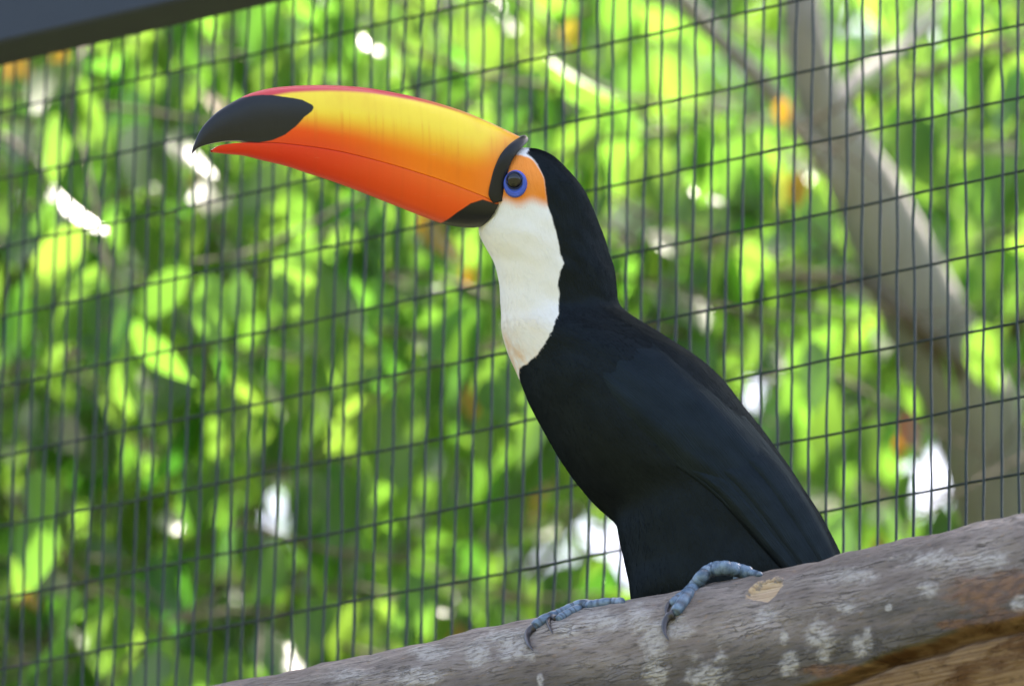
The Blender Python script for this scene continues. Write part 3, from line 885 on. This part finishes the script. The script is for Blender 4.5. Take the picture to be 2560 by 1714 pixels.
def build_mandible(name, G, upper, parent):
    t = np.linspace(0, 1, NQ)[None, :] * np.ones((NB, 1))
    # distance from the free edge (culmen or lower edge), 0..1, gives the rounding
    e = t if upper else 1 - t
    tm = np.clip(e, 0, 1)
    rnd = np.sqrt(np.clip(1 - (1 - np.clip(tm / (0.62 if upper else 0.95), 0, 1)) ** 2.0, 0, 1))
    X = G[..., 0]
    h = bill_half(X) * rnd
    if upper: h = h * (1 - 0.06 * sstep(0.7, 1.0, t))
    else: h = h * 0.96
    inset = 0.985
    Pm = sag(X, G[..., 1]); n = bird_n(G[..., 1])
    nearP = Pm - n * h[..., None]; farP = Pm + n * h[..., None]
    V = np.vstack([nearP.reshape(-1, 3), farP.reshape(-1, 3)])
    o = NB * NQ
    Fc = []
    for i in range(NB - 1):
        for k in range(NQ - 1):
            a, b, c, d = i * NQ + k, i * NQ + k + 1, (i + 1) * NQ + k + 1, (i + 1) * NQ + k
            Fc.append((a, b, c, d)); Fc.append((o + d, o + c, o + b, o + a))
        for k in ((NQ - 1, 0)):
            a, d = i * NQ + k, (i + 1) * NQ + k
            f = (a, o + a, o + d, d)
            Fc.append(f if k else f[::-1])
    me = mesh_of(name, V, Fc)
    # colours of the horn itself, as fields over the profile
    x = X.ravel(); y = G[..., 1].ravel()
    if upper:
        to = spline(top_o, 400); ty = np.interp(x, to[:, 0], to[:, 1])
        dt = y - ty
        zx = (x - 460) * 2.342; zy = (y - 180) * 2.342
        ylo = np.interp(zx, [300, 700, 1000, 1300, 1600, 1850, 2000], [205, 218, 250, 290, 350, 400, 370])
        yhi = np.interp(zx, [300, 700, 1000, 1300, 1600, 1850, 2000], [335, 375, 430, 520, 620, 640, 620])
        f = sstep(0, 1, (zy + 16 - ylo) / (yhi - ylo))[:, None]
        yel = lin(248, 218, 58); ora = lin(246, 126, 4); red = lin(240, 82, 14)
        fr = sstep(1500, 650, zx)[:, None]
        o2 = ora * (1 - fr) + red * fr
        cc = yel * (1 - f) + o2 * f
        g2 = sstep(0.75, 1.0, t.ravel())[:, None] * fr * 0.75
        cc = cc * (1 - g2) + lin(222, 60, 16) * g2
        wid = np.interp(zx, [250, 400, 620, 1060, 1500, 1900], [60, 24, 17, 14, 10, 5])
        # base flush of orange along the rim
        bdist = np.min(np.linalg.norm(np.stack([x, y], 1)[:, None, :] - np.array(resample(base_u, 24))[None], axis=2), axis=1)
        fb = (sstep(85, 8, bdist) * 0.7)[:, None]
        cc = cc * (1 - fb) + lin(240, 128, 40) * fb
        fc = (sstep(wid * 1.25, wid * 0.75, dt) * np.interp(zx, [1300, 1950], [1, 0.35]))[:, None]
        cc = cc * (1 - fc) + lin(205, 62, 72) * fc
        streak = sstep(0.0, 0.4, (zy - ylo + 30) / 120) * sstep(1.6, 0.7, (zy - ylo) / 120)
        dark = sdf_poly(np.stack([x, y], 1), tip_poly)
        tom = sstep(0.96, 1.0, t.ravel()) * sstep(640, 590, x) * 1.0
    else:
        zx = (x - 460) * 2.342
        f = sstep(500, 1700, zx)[:, None]
        cc = lin(222, 52, 20) * (1 - f) + lin(242, 92, 24) * f
        f2 = (sstep(0.5, 0.0, t.ravel()) * sstep(900, 1700, zx) * 0.55)[:, None]
        cc = cc * (1 - f2) + lin(238, 112, 24) * f2
        f3 = (sstep(0.78, 1.0, t.ravel()) * 0.5)[:, None]
        cc = cc * (1 - f3) + lin(200, 42, 26) * f3
        streak = np.zeros(len(x))
        dark = sdf_poly(np.stack([x, y], 1), jaw_poly)
        tom = np.zeros(len(x)) + sstep(0.05, 0.0, t.ravel()) * sstep(600, 560, x) * 0.5
    dbl = lambda v: np.concatenate([v, v])
    cattr(me, 'base', np.vstack([cc, cc]))
    fattr(me, 'streak', dbl(streak)); fattr(me, 'dark', dbl(np.clip(dark, -40, 40))); fattr(me, 'tomium', dbl(tom))
    fl = np.stack([(x - 480) / 4230, (y - 300) / 4230, np.zeros(len(x))], 1)
    fl2 = fl.copy(); fl2[:, 2] = 0.05
    vattr(me, 'flow', np.vstack([fl, fl2]))
    return obj(name, me, M['bill'], parent)

bill = empty('bill', (0, 0, 0)); bill.parent = bird
bill_c = sag(np.array(900.0), np.array(400.0)); bill.location = Vector(bill_c) - bird.location
GU = mandible(top_o, seam_u, base_u, True)
GL = mandible(seam_l, low_o, base_l, False)
build_mandible('upper_mandible', GU, True, bill)
build_mandible('lower_mandible', GL, False, bill)
# raised black rim where the bill meets the face: runs over the culmen and down both sides
rimc = resample([zb(*q) for q in [(1990, 392), (1928, 430), (1862, 496), (1826, 572), (1806, 652), (1796, 718), (1806, 766)]], 60)
hb = bill_half(rimc[:, 0]); tq = np.linspace(0, 1, 60)
rr_ = np.sqrt(np.clip(1 - (1 - np.clip(tq / 0.55, 0, 1)) ** 2, 0, 1))
Pm = sag(rimc[:, 0], rimc[:, 1]); n = bird_n(rimc[:, 1])
nearP = Pm - n * (hb * rr_)[:, None]; farP = Pm + n * (hb * rr_)[:, None]
path = np.vstack([nearP[::-1], farP[1:]])
rw = np.interp(np.abs(np.linspace(-1, 1, len(path))), [0, .25, .6, .9, 1], [.0024, .0036, .0043, .0047, .0028])
Vr, Fr = tube(path, rw, 20)
# flatten the rim against the bill
cl = np.repeat(path, 20, axis=0)
nn = np.repeat(np.vstack([n[::-1], n[1:]]), 20, axis=0)
dv = Vr - cl; Vr = cl + dv - 0.72 * (np.sum(dv * nn, 1))[:, None] * nn
obj('base_rim', mesh_of('base_rim', Vr, Fr), M['rim'], bill)

# ---- eyes
def add_eye(mirror):
    ex, ey = zb(1940, 656)
    p, nn = cast(body_bvh, ex, ey)
    if nn @ FWD > 0: nn = -nn
    axis = nn * 0.5 - FWD * 0.5; axis /= np.linalg.norm(axis)
    e2 = UP - axis * (UP @ axis); e2 /= np.linalg.norm(e2); e1 = np.cross(e2, axis)
    if e1 @ RIGHT < 0: e1 = -e1
    def dome(name, c, rx, ry, hgt, mat, parent, prof, seg=48):
        V = []; Fc = []
        for i, (rr, hh) in enumerate(prof):
            for k in range(seg):
                a = 2 * math.pi * k / seg
                V.append(c + e1 * rx * rr * math.cos(a) + e2 * ry * rr * math.sin(a) + axis * hgt * hh)
        for i in range(len(prof) - 1):
            for k in range(seg):
                k2 = (k + 1) % seg
                Fc.append((i * seg + k, i * seg + k2, (i + 1) * seg + k2, (i + 1) * seg + k))
        Fc.append(tuple((len(prof) - 1) * seg + k for k in range(seg)))
        V = np.array(V)
        if mirror: V = mirror_pts(V); Fc = [f[::-1] for f in Fc]
        return obj(name, mesh_of(name, V, Fc), mat, parent)
    root = dome('eye', p - axis * 0.0006, 29 / 4230, 34 / 4230, 0.0026, M['eyeskin'], bird,
                [(1.06, -1.0), (1.03, 0.1), (0.99, 0.75), (0.93, 1.05), (0.86, 1.15), (0.79, 1.05), (0.74, 1.12), (0.68, 1.15), (0.62, 1.0), (0.52, 0.8)])
    c2 = p + axis * 0.0008 + e2 * (9 / 4230) - e1 * (2 / 4230)
    dome('eyelid', c2 + axis * 0.0002, 21.5 / 4230, 22.5 / 4230, 0.0022, M['eyelid'], root, [(1.05, -0.6), (1.03, 0.4), (0.97, 0.8), (0.90, 0.75), (0.85, 0.4)])
    pr = [(math.cos(a), math.sin(a)) for a in np.linspace(-0.3, 1.45, 14)]
    dome('eyeball', c2 + axis * 0.0004, 19.5 / 4230, 20.0 / 4230, 0.0030, M['eye'], root, pr)
add_eye(0); add_eye(1)

# ---- feet
def z4(x, y): return (1280 + x / 3.444, 1360 + y / 3.444)
def toe_path(pxs, rad_m, n=60):
    q = spline(pxs, n)
    dep = np.zeros(n)
    for i, (x, y) in enumerate(q):
        p, _ = cast(log_bvh, x, y)
        dep[i] = (p - CAM) @ FWD - rad_m * 0.8 if p is not None else np.nan
    for i in range(n):
        if np.isnan(dep[i]):
            y2 = q[i][1]
            for k in range(80):
                y2 += 2
                p, _ = cast(log_bvh, q[i][0], y2)
                if p is not None: dep[i] = (p - CAM) @ FWD - rad_m * 0.4; break
    for _ in range(6): dep[1:-1] = (dep[:-2] + dep[1:-1] * 2 + dep[2:]) / 4
    return np.array([at(x, y, d) for (x, y), d in zip(q, dep)]), q
def scaly_tube(pxs, r0, r1, scutes, seg=18, n=140):
    P, q = toe_path(pxs, max(r0, r1) * 0.7, n)
    u = np.linspace(0, 1, n)
    r0_ = np.random.default_rng(int(abs(pxs[0][0]) * 7))
    warp = u + 0.018 * np.sin(u * 19 + r0_.uniform(0, 6)) 
    ph = (warp * scutes * 1.5) % 1.0
    joint = 0.5 + 0.5 * np.cos(2 * math.pi * (u * 3.2 + 0.2))
    rad = (r0 * (1 - u) + r1 * u) * (0.90 + 0.10 * joint)
    rad *= np.sqrt(np.clip((1 - u) / 0.03, 0.05, 1)) * np.sqrt(np.clip(u / 0.03, 0.05, 1))
    groove = np.exp(-((np.minimum(ph, 1 - ph)) / 0.16) ** 2)
    V, Fc = tube(P, rad, seg)
    cl = np.repeat(P, seg, axis=0); dv = V - cl; ln = np.linalg.norm(dv, axis=1)[:, None] + 1e-9; un = dv / ln
    topw = np.clip(un @ UP * 0.7 - un @ FWD * 0.5 + 0.45, 0, 1)          # plates on top, fine grains below
    gr = np.repeat(groove, seg)
    tile = np.repeat((0.5 - 0.5 * np.cos(ph * 2 * math.pi)) ** 0.5, seg)
    grain = r0_.uniform(0, 1, len(V))
    V = cl + un * ln * (1 + topw * (0.09 * tile - 0.05) + (1 - topw) * 0.07 * (grain - 0.5))[:, None]
    return V, Fc, np.clip(topw * gr + (1 - topw) * (0.25 + 0.5 * (grain > 0.6)), 0, 1)
def claw_tube(pxs, r0):
    P, _ = toe_path(pxs, r0 * 1.6, 26)
    u = np.linspace(0, 1, 26)
    return tube(P, r0 * (1 - u) ** 0.75 + 0.0001, 12)
def add_foot(toes, shank):
    root = None
    f = None
    for name, (V, Fc, gr_) in [('foot' if k == 0 else 'toe', scaly_tube(*t)) for k, (t, c) in enumerate(toes)] + [('shank', shank)]:
        me = mesh_of(name, V, Fc); fattr(me, 'groove', gr_)
        o_ = obj(name, me, M['foot'], f or bird)
        f = f or o_
    for t, c in toes:
        if c:
            V, Fc = claw_tube(*c); obj('claw', mesh_of('claw', V, Fc), M['claw'], f)
def shank_of(px, py):
    a = at(px, py, log_depth(px) + 0.045); b = sag(np.array(px - 30.0), np.array(py - 120.0)) + FWD * 0.01
    P = np.array([a * (1 - t) + b * t for t in np.linspace(0, 1, 30)])
    V, Fc = tube(P, 0.0042, 14)
    return V, Fc, np.repeat((np.sin(np.linspace(0, 40, 30)) > 0.8) * 1.0, 14)
near_main = ([z4(*q) for q in [(2060, 258), (2020, 245), (1970, 228), (1850, 205), (1745, 205), (1665, 248), (1595, 330), (1525, 425), (1455, 520), (1395, 605)]], .0046, .0036, 9)
near_side = ([z4(*q) for q in [(1960, 240), (1840, 200), (1730, 215), (1640, 270), (1560, 350), (1480, 430), (1410, 480), (1372, 520)]], .0036, .0026, 8)
near_back = ([z4(*q) for q in [(1700, 225), (1800, 215), (1900, 215), (2000, 232), (2080, 250), (2150, 262)]], .0045, .0018, 5)
add_foot([(near_main, ([z4(*q) for q in [(1395, 600), (1345, 625), (1312, 690), (1318, 765), (1352, 828)]], .0027)),
          (near_side, ([z4(*q) for q in [(1375, 500), (1340, 530), (1328, 575), (1335, 620)]], .0020)), (near_back, None)], shank_of(1850, 1450))
far_main = ([z4(*q) for q in [(960, 500), (900, 497), (800, 505), (700, 522), (600, 515), (500, 558), (420, 592), (320, 632), (230, 682), (185, 725)]], .0030, .0036, 9)
far_side = ([z4(*q) for q in [(700, 530), (620, 530), (540, 570), (460, 608), (395, 650)]], .0034, .0026, 5)
add_foot([(far_main, ([z4(*q) for q in [(195, 715), (150, 745), (128, 795), (142, 855), (185, 920)]], .0027)),
          (far_side, ([z4(*q) for q in [(385, 640), (335, 625), (312, 665), (325, 715), (355, 770)]], .0020))], shank_of(1640, 1510))

# ------------------------------------------------------------------ trees beyond the wire
def leaf_template(L, Wd, fold, curl, seedv):
    r0 = np.random.default_rng(seedv)
    ts = [0, 0.10, 0.24, 0.42, 0.60, 0.76, 0.89, 1.0]
    ws = [0.04, 0.50, 0.88, 1.0, 0.86, 0.56, 0.20, 0.0]
    V = []; mid = []
    bend = r0.uniform(-0.1, 0.1)
    for t, w in zip(ts, ws):
        y = t * L; z = -curl * L * t * t
        xo = bend * L * t * t
        hw = w * Wd / 2
        V += [(xo - hw, y, z + fold * hw), (xo, y, z), (xo + hw, y, z + fold * hw)]
        mid += [0, 1, 0]
    Fc = []
    for i in range(len(ts) - 1):
        for k in range(2):
            a = i * 3 + k
            Fc.append((a, a + 1, a + 4, a + 3))
    return np.array(V, float), Fc, np.array(mid, float)

templates = [leaf_template(1.0, w, f, c, s) for s, (w, f, c) in enumerate([(0.48, 0.25, 0.18), (0.54, 0.35, 0.10), (0.43, 0.15, 0.28), (0.56, 0.45, 0.05), (0.50, 0.2, -0.12), (0.52, 0.55, 0.22)])]

def leaf_frame(rn):
    """a hanging leaf: tip mostly down, blade turned at random"""
    tilt = abs(rn.normal(0, 0.44)); az = rn.uniform(0, 2 * math.pi)
    y = np.array([math.sin(tilt) * math.cos(az), math.sin(tilt) * math.sin(az), -math.cos(tilt)])
    a2 = rn.uniform(0, 2 * math.pi)
    x = np.array([math.cos(a2), math.sin(a2), rn.normal(0, 0.3)])
    x -= y * (x @ y); x /= np.linalg.norm(x)
    return np.stack([x, y, np.cross(x, y)], 1)

def grow(rn, box, n_twigs, per, keep=None, Lr=(0.055, 0.095)):
    """twigs droop through a box of space; returns leaves (pos, frame, size, template, var, type) and twig tubes"""
    leaves = []; twigs = []
    (x0, x1), (y0, y1), (z0, z1) = box
    while len(twigs) < n_twigs:
        p = np.array([rn.uniform(x0, x1), rn.uniform(y0, y1), rn.uniform(z0, z1)])
        az = rn.uniform(0, 2 * math.pi); d = np.array([math.cos(az), math.sin(az), rn.uniform(-0.4, 0.3)])
        pts = [p]
        for i in range(7):
            d = d + rn.normal(0, 0.15, 3) + np.array([0, 0, -0.10]); d /= np.linalg.norm(d)
            pts.append(pts[-1] + d * rn.uniform(0.05, 0.075))
        pts = np.array(pts)
        if keep is not None and not keep(pts[3], rn): continue
        twigs.append(tube(spline(pts, 10), np.linspace(0.0024, 0.0009, 10), 4, False))
        tone = rn.beta(2, 2)
        sp = spline(pts, 60)
        for i in range(per):
            q = sp[int(rn.uniform(6, 59))]
            var = np.clip(tone * 0.5 + rn.beta(1.6, 1.6) * 0.6 - 0.05, 0, 1)
            ty = 0.0
            if rn.uniform() < 0.0025: ty = 1.0
            fr = leaf_frame(rn)
            leaves.append((q + fr[:, 1] * 0.012, fr, rn.uniform(*Lr), int(rn.integers(0, 6)), var, ty))
    return leaves, twigs

def leaves_mesh(name, leaves):
    nv = len(templates[0][0]); Fq = np.array(templates[0][1])
    n = len(leaves)
    V = np.zeros((n, nv, 3)); var = np.zeros((n, nv)); ty = np.zeros((n, nv)); mid = np.zeros((n, nv))
    for i, (p, fr, L, k, v, t) in enumerate(leaves):
        V[i] = p + (templates[k][0] * L) @ fr.T; var[i] = v; ty[i] = t; mid[i] = templates[k][2]
    F = (np.arange(n)[:, None, None] * nv + Fq[None]).reshape(-1, 4)
    me = bpy.data.meshes.new(name)
    me.vertices.add(n * nv); me.vertices.foreach_set('co', V.ravel())
    me.loops.add(F.size); me.loops.foreach_set('vertex_index', F.ravel().astype(np.int32))
    me.polygons.add(len(F)); me.polygons.foreach_set('loop_start', (np.arange(len(F)) * 4).astype(np.int32))
    me.polygons.foreach_set('use_smooth', np.ones(len(F), bool))
    me.update(calc_edges=True); me.validate()
    fattr(me, 'leafvar', var.ravel()); fattr(me, 'leaftype', ty.ravel()); fattr(me, 'midrib', mid.ravel())
    return me

_lm = {}
def single_leaf(leaf, parent):
    """one leaf as a part; alike leaves share mesh data"""
    p, fr, L, k, v, t = leaf
    key = (k, round(v * 5), t)
    if key not in _lm:
        me = mesh_of('leaf', templates[k][0], templates[k][1])
        n = len(templates[k][0])
        fattr(me, 'leafvar', np.full(n, round(v * 5) / 5)); fattr(me, 'leaftype', np.full(n, t)); fattr(me, 'midrib', templates[k][2])
        me.materials.append(M['leaf']); _lm[key] = me
    o = bpy.data.objects.new('leaf', _lm[key]); col.objects.link(o)
    o.parent = parent
    m = Matrix.Identity(4)
    for r in range(3):
        for c_ in range(3): m[r][c_] = fr[r, c_] * L
        m[r][3] = p[r] - parent.location[r]
    o.matrix_local = m
    return o

def limb(pts, name, mat, parent, wob=0.004, seg=14, n=60):
    """pts: (px, py, view depth, width px) or world (x,y,z,r)"""
    P = spline(np.array(pts, float), n)
    r0 = P[:, 3] * (1 + 0.06 * np.sin(np.linspace(0, 30, n)))
    V, Fc = tube(P[:, :3], r0, seg)
    ph = np.repeat(np.arange(n), seg); an = np.tile(np.arange(seg), n)
    return obj(name, mesh_of(name, V, Fc), mat, parent)

def pxl(l): return [(*at(x, y, d), w / 2 * d / F_PX) for (x, y, d, w) in l]

# -- tree with the leaning grey trunk
DT = 7.35
trunk_px = [(1985, -420, DT + .1, 85), (1995, -150, DT + .05, 95), (2008, 60, DT, 105), (2030, 200, DT, 118), (2085, 330, DT, 140), (2170, 492, DT, 190), (2245, 656, DT, 215), (2325, 820, DT, 235), (2395, 950, DT, 248), (2455, 1100, DT, 250), (2500, 1300, DT, 250), (2570, 1600, DT, 255), (2680, 2050, DT, 260)]
trunk_px = [(x, y, d, w * 0.90) for (x, y, d, w) in trunk_px]
tp = pxl(trunk_px)
lowp = tp[-1]
tp += [(lowp[0] + 0.10, lowp[1] + 0.02, lowp[2] - 0.9, 0.042), (lowp[0] + 0.16, lowp[1] + 0.03, 1.2, 0.050), (lowp[0] + 0.18, lowp[1] + 0.04, -0.03, 0.068)]
treeA = empty('fig_tree', (tp[-1][0], tp[-1][1], 0))
tag(treeA, 'leafy fig tree with a leaning grey trunk and hanging leaves beyond the wire mesh', 'tree')
trunkA = limb(tp, 'trunk', M['bark'], treeA, n=120, seg=18)
limb(pxl([(1560, -220, DT - .05, 38), (1650, -70, DT - .05, 42), (1760, 60, DT - .04, 44), (1900, 200, DT - .04, 46), (1990, 310, DT - .03, 46), (2080, 440, DT - .02, 48), (2160, 570, DT - .01, 56), (2250, 720, DT, 70)]), 'branch', M['bark'], treeA)
limb(pxl([(1400, 830, DT + .15, 18), (1560, 775, DT + .12, 24), (1800, 718, DT + .08, 26), (2060, 690, DT + .03, 30), (2170, 715, DT - .03, 36), (2270, 800, DT - .06, 42), (2400, 930, DT - .04, 60)]), 'branch', M['bark2'], treeA)
limb(pxl([(2460, -60, DT + .3, 30), (2330, 60, DT + .25, 34), (2240, 130, DT + .2, 34), (2130, 210, DT + .1, 40), (2060, 330, DT + .02, 50)]), 'branch', M['bark'], treeA)
# boughs that carry the foliage out to the side, above and below what the photo shows
limb([(*at(2060, -300, DT + .1), 0.016), (0.0, 7.6, 5.45, 0.013), (-0.5, 7.9, 5.6, 0.010), (-1.2, 8.1, 5.7, 0.006)], 'branch', M['bark'], treeA)
limb([(*at(2600, 1700, DT), 0.022), (0.2, 7.6, 4.15, 0.014), (-0.5, 7.8, 4.25, 0.010), (-1.2, 7.9, 4.35, 0.006)], 'branch', M['bark'], treeA)

rn = np.random.default_rng(2024)
tr_px = np.array([(t[0], t[1], t[3]) for t in trunk_px])
def keepA(p, r):
    q, z = project(p[None]); x, y = q[0]
    tx = np.interp(y, tr_px[:, 1], tr_px[:, 0])
    if z[0] < DT + 0.15 and tx - 300 < x < tx + 260: return r.uniform() < 0.05
    if p[2] > 1.6 + 0.478 * p[1]: return r.uniform() < 0.25       # thin towards the top of the crown
    return True
leavesA, twigsA = grow(rn, ((-1.35, 1.35), (6.35, 7.9), (3.60, 5.40)), 1500, 14, keepA, (0.042, 0.092))
gaps = [(1500, 1340, 52, 36), (1565, 1440, 35, 60), (650, 1305, 62, 50), (1878, 985, 42, 55), (2310, 1180, 70, 50), (2440, 1300, 45, 35), (225, 1200, 8, 14), (338, 1210, 10, 18), (72, 1200, 5, 12), (1370, 1420, 50, 30), (2360, 20, 50, 25)]
def in_gap(l):
    """openings in the foliage where the sky shows through"""
    q, z = project((l[0] + l[1][:, 1] * l[2] * 0.5)[None]); r_px = l[2] * 0.17 * F_PX / z[0]
    return any(((q[0, 0] - x) / (rx + r_px)) ** 2 + ((q[0, 1] - y) / (ry + r_px)) ** 2 < 1 for (x, y, rx, ry) in gaps)
def clear_of_trunk(l):
    q, z = project(l[0][None]); x, y = q[0]
    tx = np.interp(y, tr_px[:, 1], tr_px[:, 0]); tw_ = np.interp(y, tr_px[:, 1], tr_px[:, 2])
    return not (z[0] < DT and abs(x - tx) < tw_ * 0.5 + 110 and rn.uniform() < 0.93)
br_px = spline([(1560, -220), (1650, -70), (1760, 60), (1900, 200), (1990, 310), (2080, 440), (2160, 570)], 40)
def clear_of_branch(l):
    q, z = project(l[0][None])
    return not (z[0] < DT and np.min(np.linalg.norm(br_px - (q[0] + np.array([0, 110])), axis=1)) < 120 and rn.uniform() < 0.8)
leavesA = [l for l in leavesA if clear_of_trunk(l) and clear_of_branch(l)]
leavesA = [l for l in leavesA if not in_gap(l)]
for (x, y) in [(575, 495), (300, 375), (925, 490), (640, 990), (200, 1130)]:          # fuller clumps
    for _ in range(16):
        fr = leaf_frame(rn)
        leavesA.append((at(x + rn.normal(0, 70), y - 100 + rn.normal(0, 70), rn.uniform(7.3, 8.4)), fr, rn.uniform(0.06, 0.11), int(rn.integers(0, 6)), rn.uniform(0, 0.9), 0.0))
# a few leaves turned yellow and orange, where the photo has them
spots = [(25, 175, 7.0, 1, .07), (62, 180, 7.05, 1, .06), (145, 160, 7.1, 1, .06), (1425, 90, 7.0, .55, .06), (1955, 285, 7.2, .7, .06), (1992, 480, 7.05, .8, .075), (1950, 480, 7.07, .45, .075),
         (1185, 1005, 7.0, 1, .085), (50, 1480, 7.0, 1, .06), (80, 1500, 6.95, 1, .055), (1140, 1605, 7.0, 1, .075), (1100, 1600, 7.05, 1, .07), (2275, 1085, 6.75, 2, .085), (2248, 1120, 6.76, 1.5, .05), (1990, 960, 7.1, .5, .06),
         (485, 460, 7.1, 1, .04), (1170, 690, 7.05, 1, .05), (1100, 600, 7.1, .6, .06), (2200, 1380, 7.2, .8, .06)]
special = []
for (x, y, d, ty, L) in spots:
    fr = leaf_frame(rn)
    yv = np.array([rn.normal(0, .15), rn.normal(0, .15), -1.0]); yv /= np.linalg.norm(yv)
    xv = RIGHT * 0.9 + FWD * rn.normal(0, 0.3); xv -= yv * (xv @ yv); xv /= np.linalg.norm(xv)
    fr = np.stack([xv, yv, np.cross(xv, yv)], 1)
    L *= 0.5
    special.append((at(x, y, d) - yv * L / 2, fr, L, 0, 0.8, float(ty)))
ctr = np.array([l[0] for l in leavesA]); pj, dz = project(ctr)
inside = (pj[:, 0] > -60) & (pj[:, 0] < 2620) & (pj[:, 1] > -120) & (pj[:, 1] < 1700)
order = np.argsort(np.where(inside, dz, 1e6))
pick = set(order[:280].tolist())
for l in special: single_leaf(l, treeA)
for i in sorted(pick): single_leaf(leavesA[i], treeA)
fo = obj('foliage', leaves_mesh('foliage', [l for i, l in enumerate(leavesA) if i not in pick]), M['leaf'], treeA); tag(fo, kind='stuff')
V, Fc = join(twigsA)
tw = obj('twig_growth', mesh_of('twig_growth', V, Fc), M['bark2'], treeA); tag(tw, kind='stuff')

# -- slender brown stem at the right
tB = pxl([(2535, -300, 8.3, 46), (2545, 200, 8.3, 50), (2550, 500, 8.3, 52), (2540, 900, 8.3, 54), (2560, 1400, 8.3, 56)])
tB += [(tB[-1][0] + 0.03, tB[-1][1], 2.6, 0.012), (tB[-1][0] + 0.05, tB[-1][1], -0.02, 0.020)]
treeB = empty('sapling', (tB[-1][0], tB[-1][1], 0))
tag(treeB, 'slender brown sapling stem standing upright beside the leaning grey trunk', 'tree')
limb(tB, 'trunk', M['bark2'], treeB)
lB, twB = grow(rn, ((0.2, 0.9), (8.0, 8.9), (5.6, 6.3)), 40, 12)
fo = obj('crown', leaves_mesh('crown', lB), M['leaf'], treeB); tag(fo, kind='stuff')

# -- dense tree farther back
treeC = empty('broadleaf_tree', (-0.6, 12.6, 0))
tag(treeC, 'dense green broadleaf tree filling the gaps behind the fig leaves', 'tree')
limb([(-0.6, 12.6, -0.03, 0.16), (-0.62, 12.6, 2.0, 0.12), (-0.5, 12.65, 4.5, 0.09), (-0.4, 12.7, 7.4, 0.04)], 'trunk', M['bark2'], treeC)
lC, twC = grow(rn, ((-1.9, 1.9), (11.6, 13.6), (5.4, 7.9)), 2000, 13, None, (0.07, 0.13))
lC = [l for l in lC if not in_gap(l)]
fo = obj('crown', leaves_mesh('crown', lC), M['leaf'], treeC); tag(fo, kind='stuff')
V, Fc = join(twC)
tw = obj('twig_growth', mesh_of('twig_growth', V, Fc), M['bark2'], treeC); tag(tw, kind='stuff')
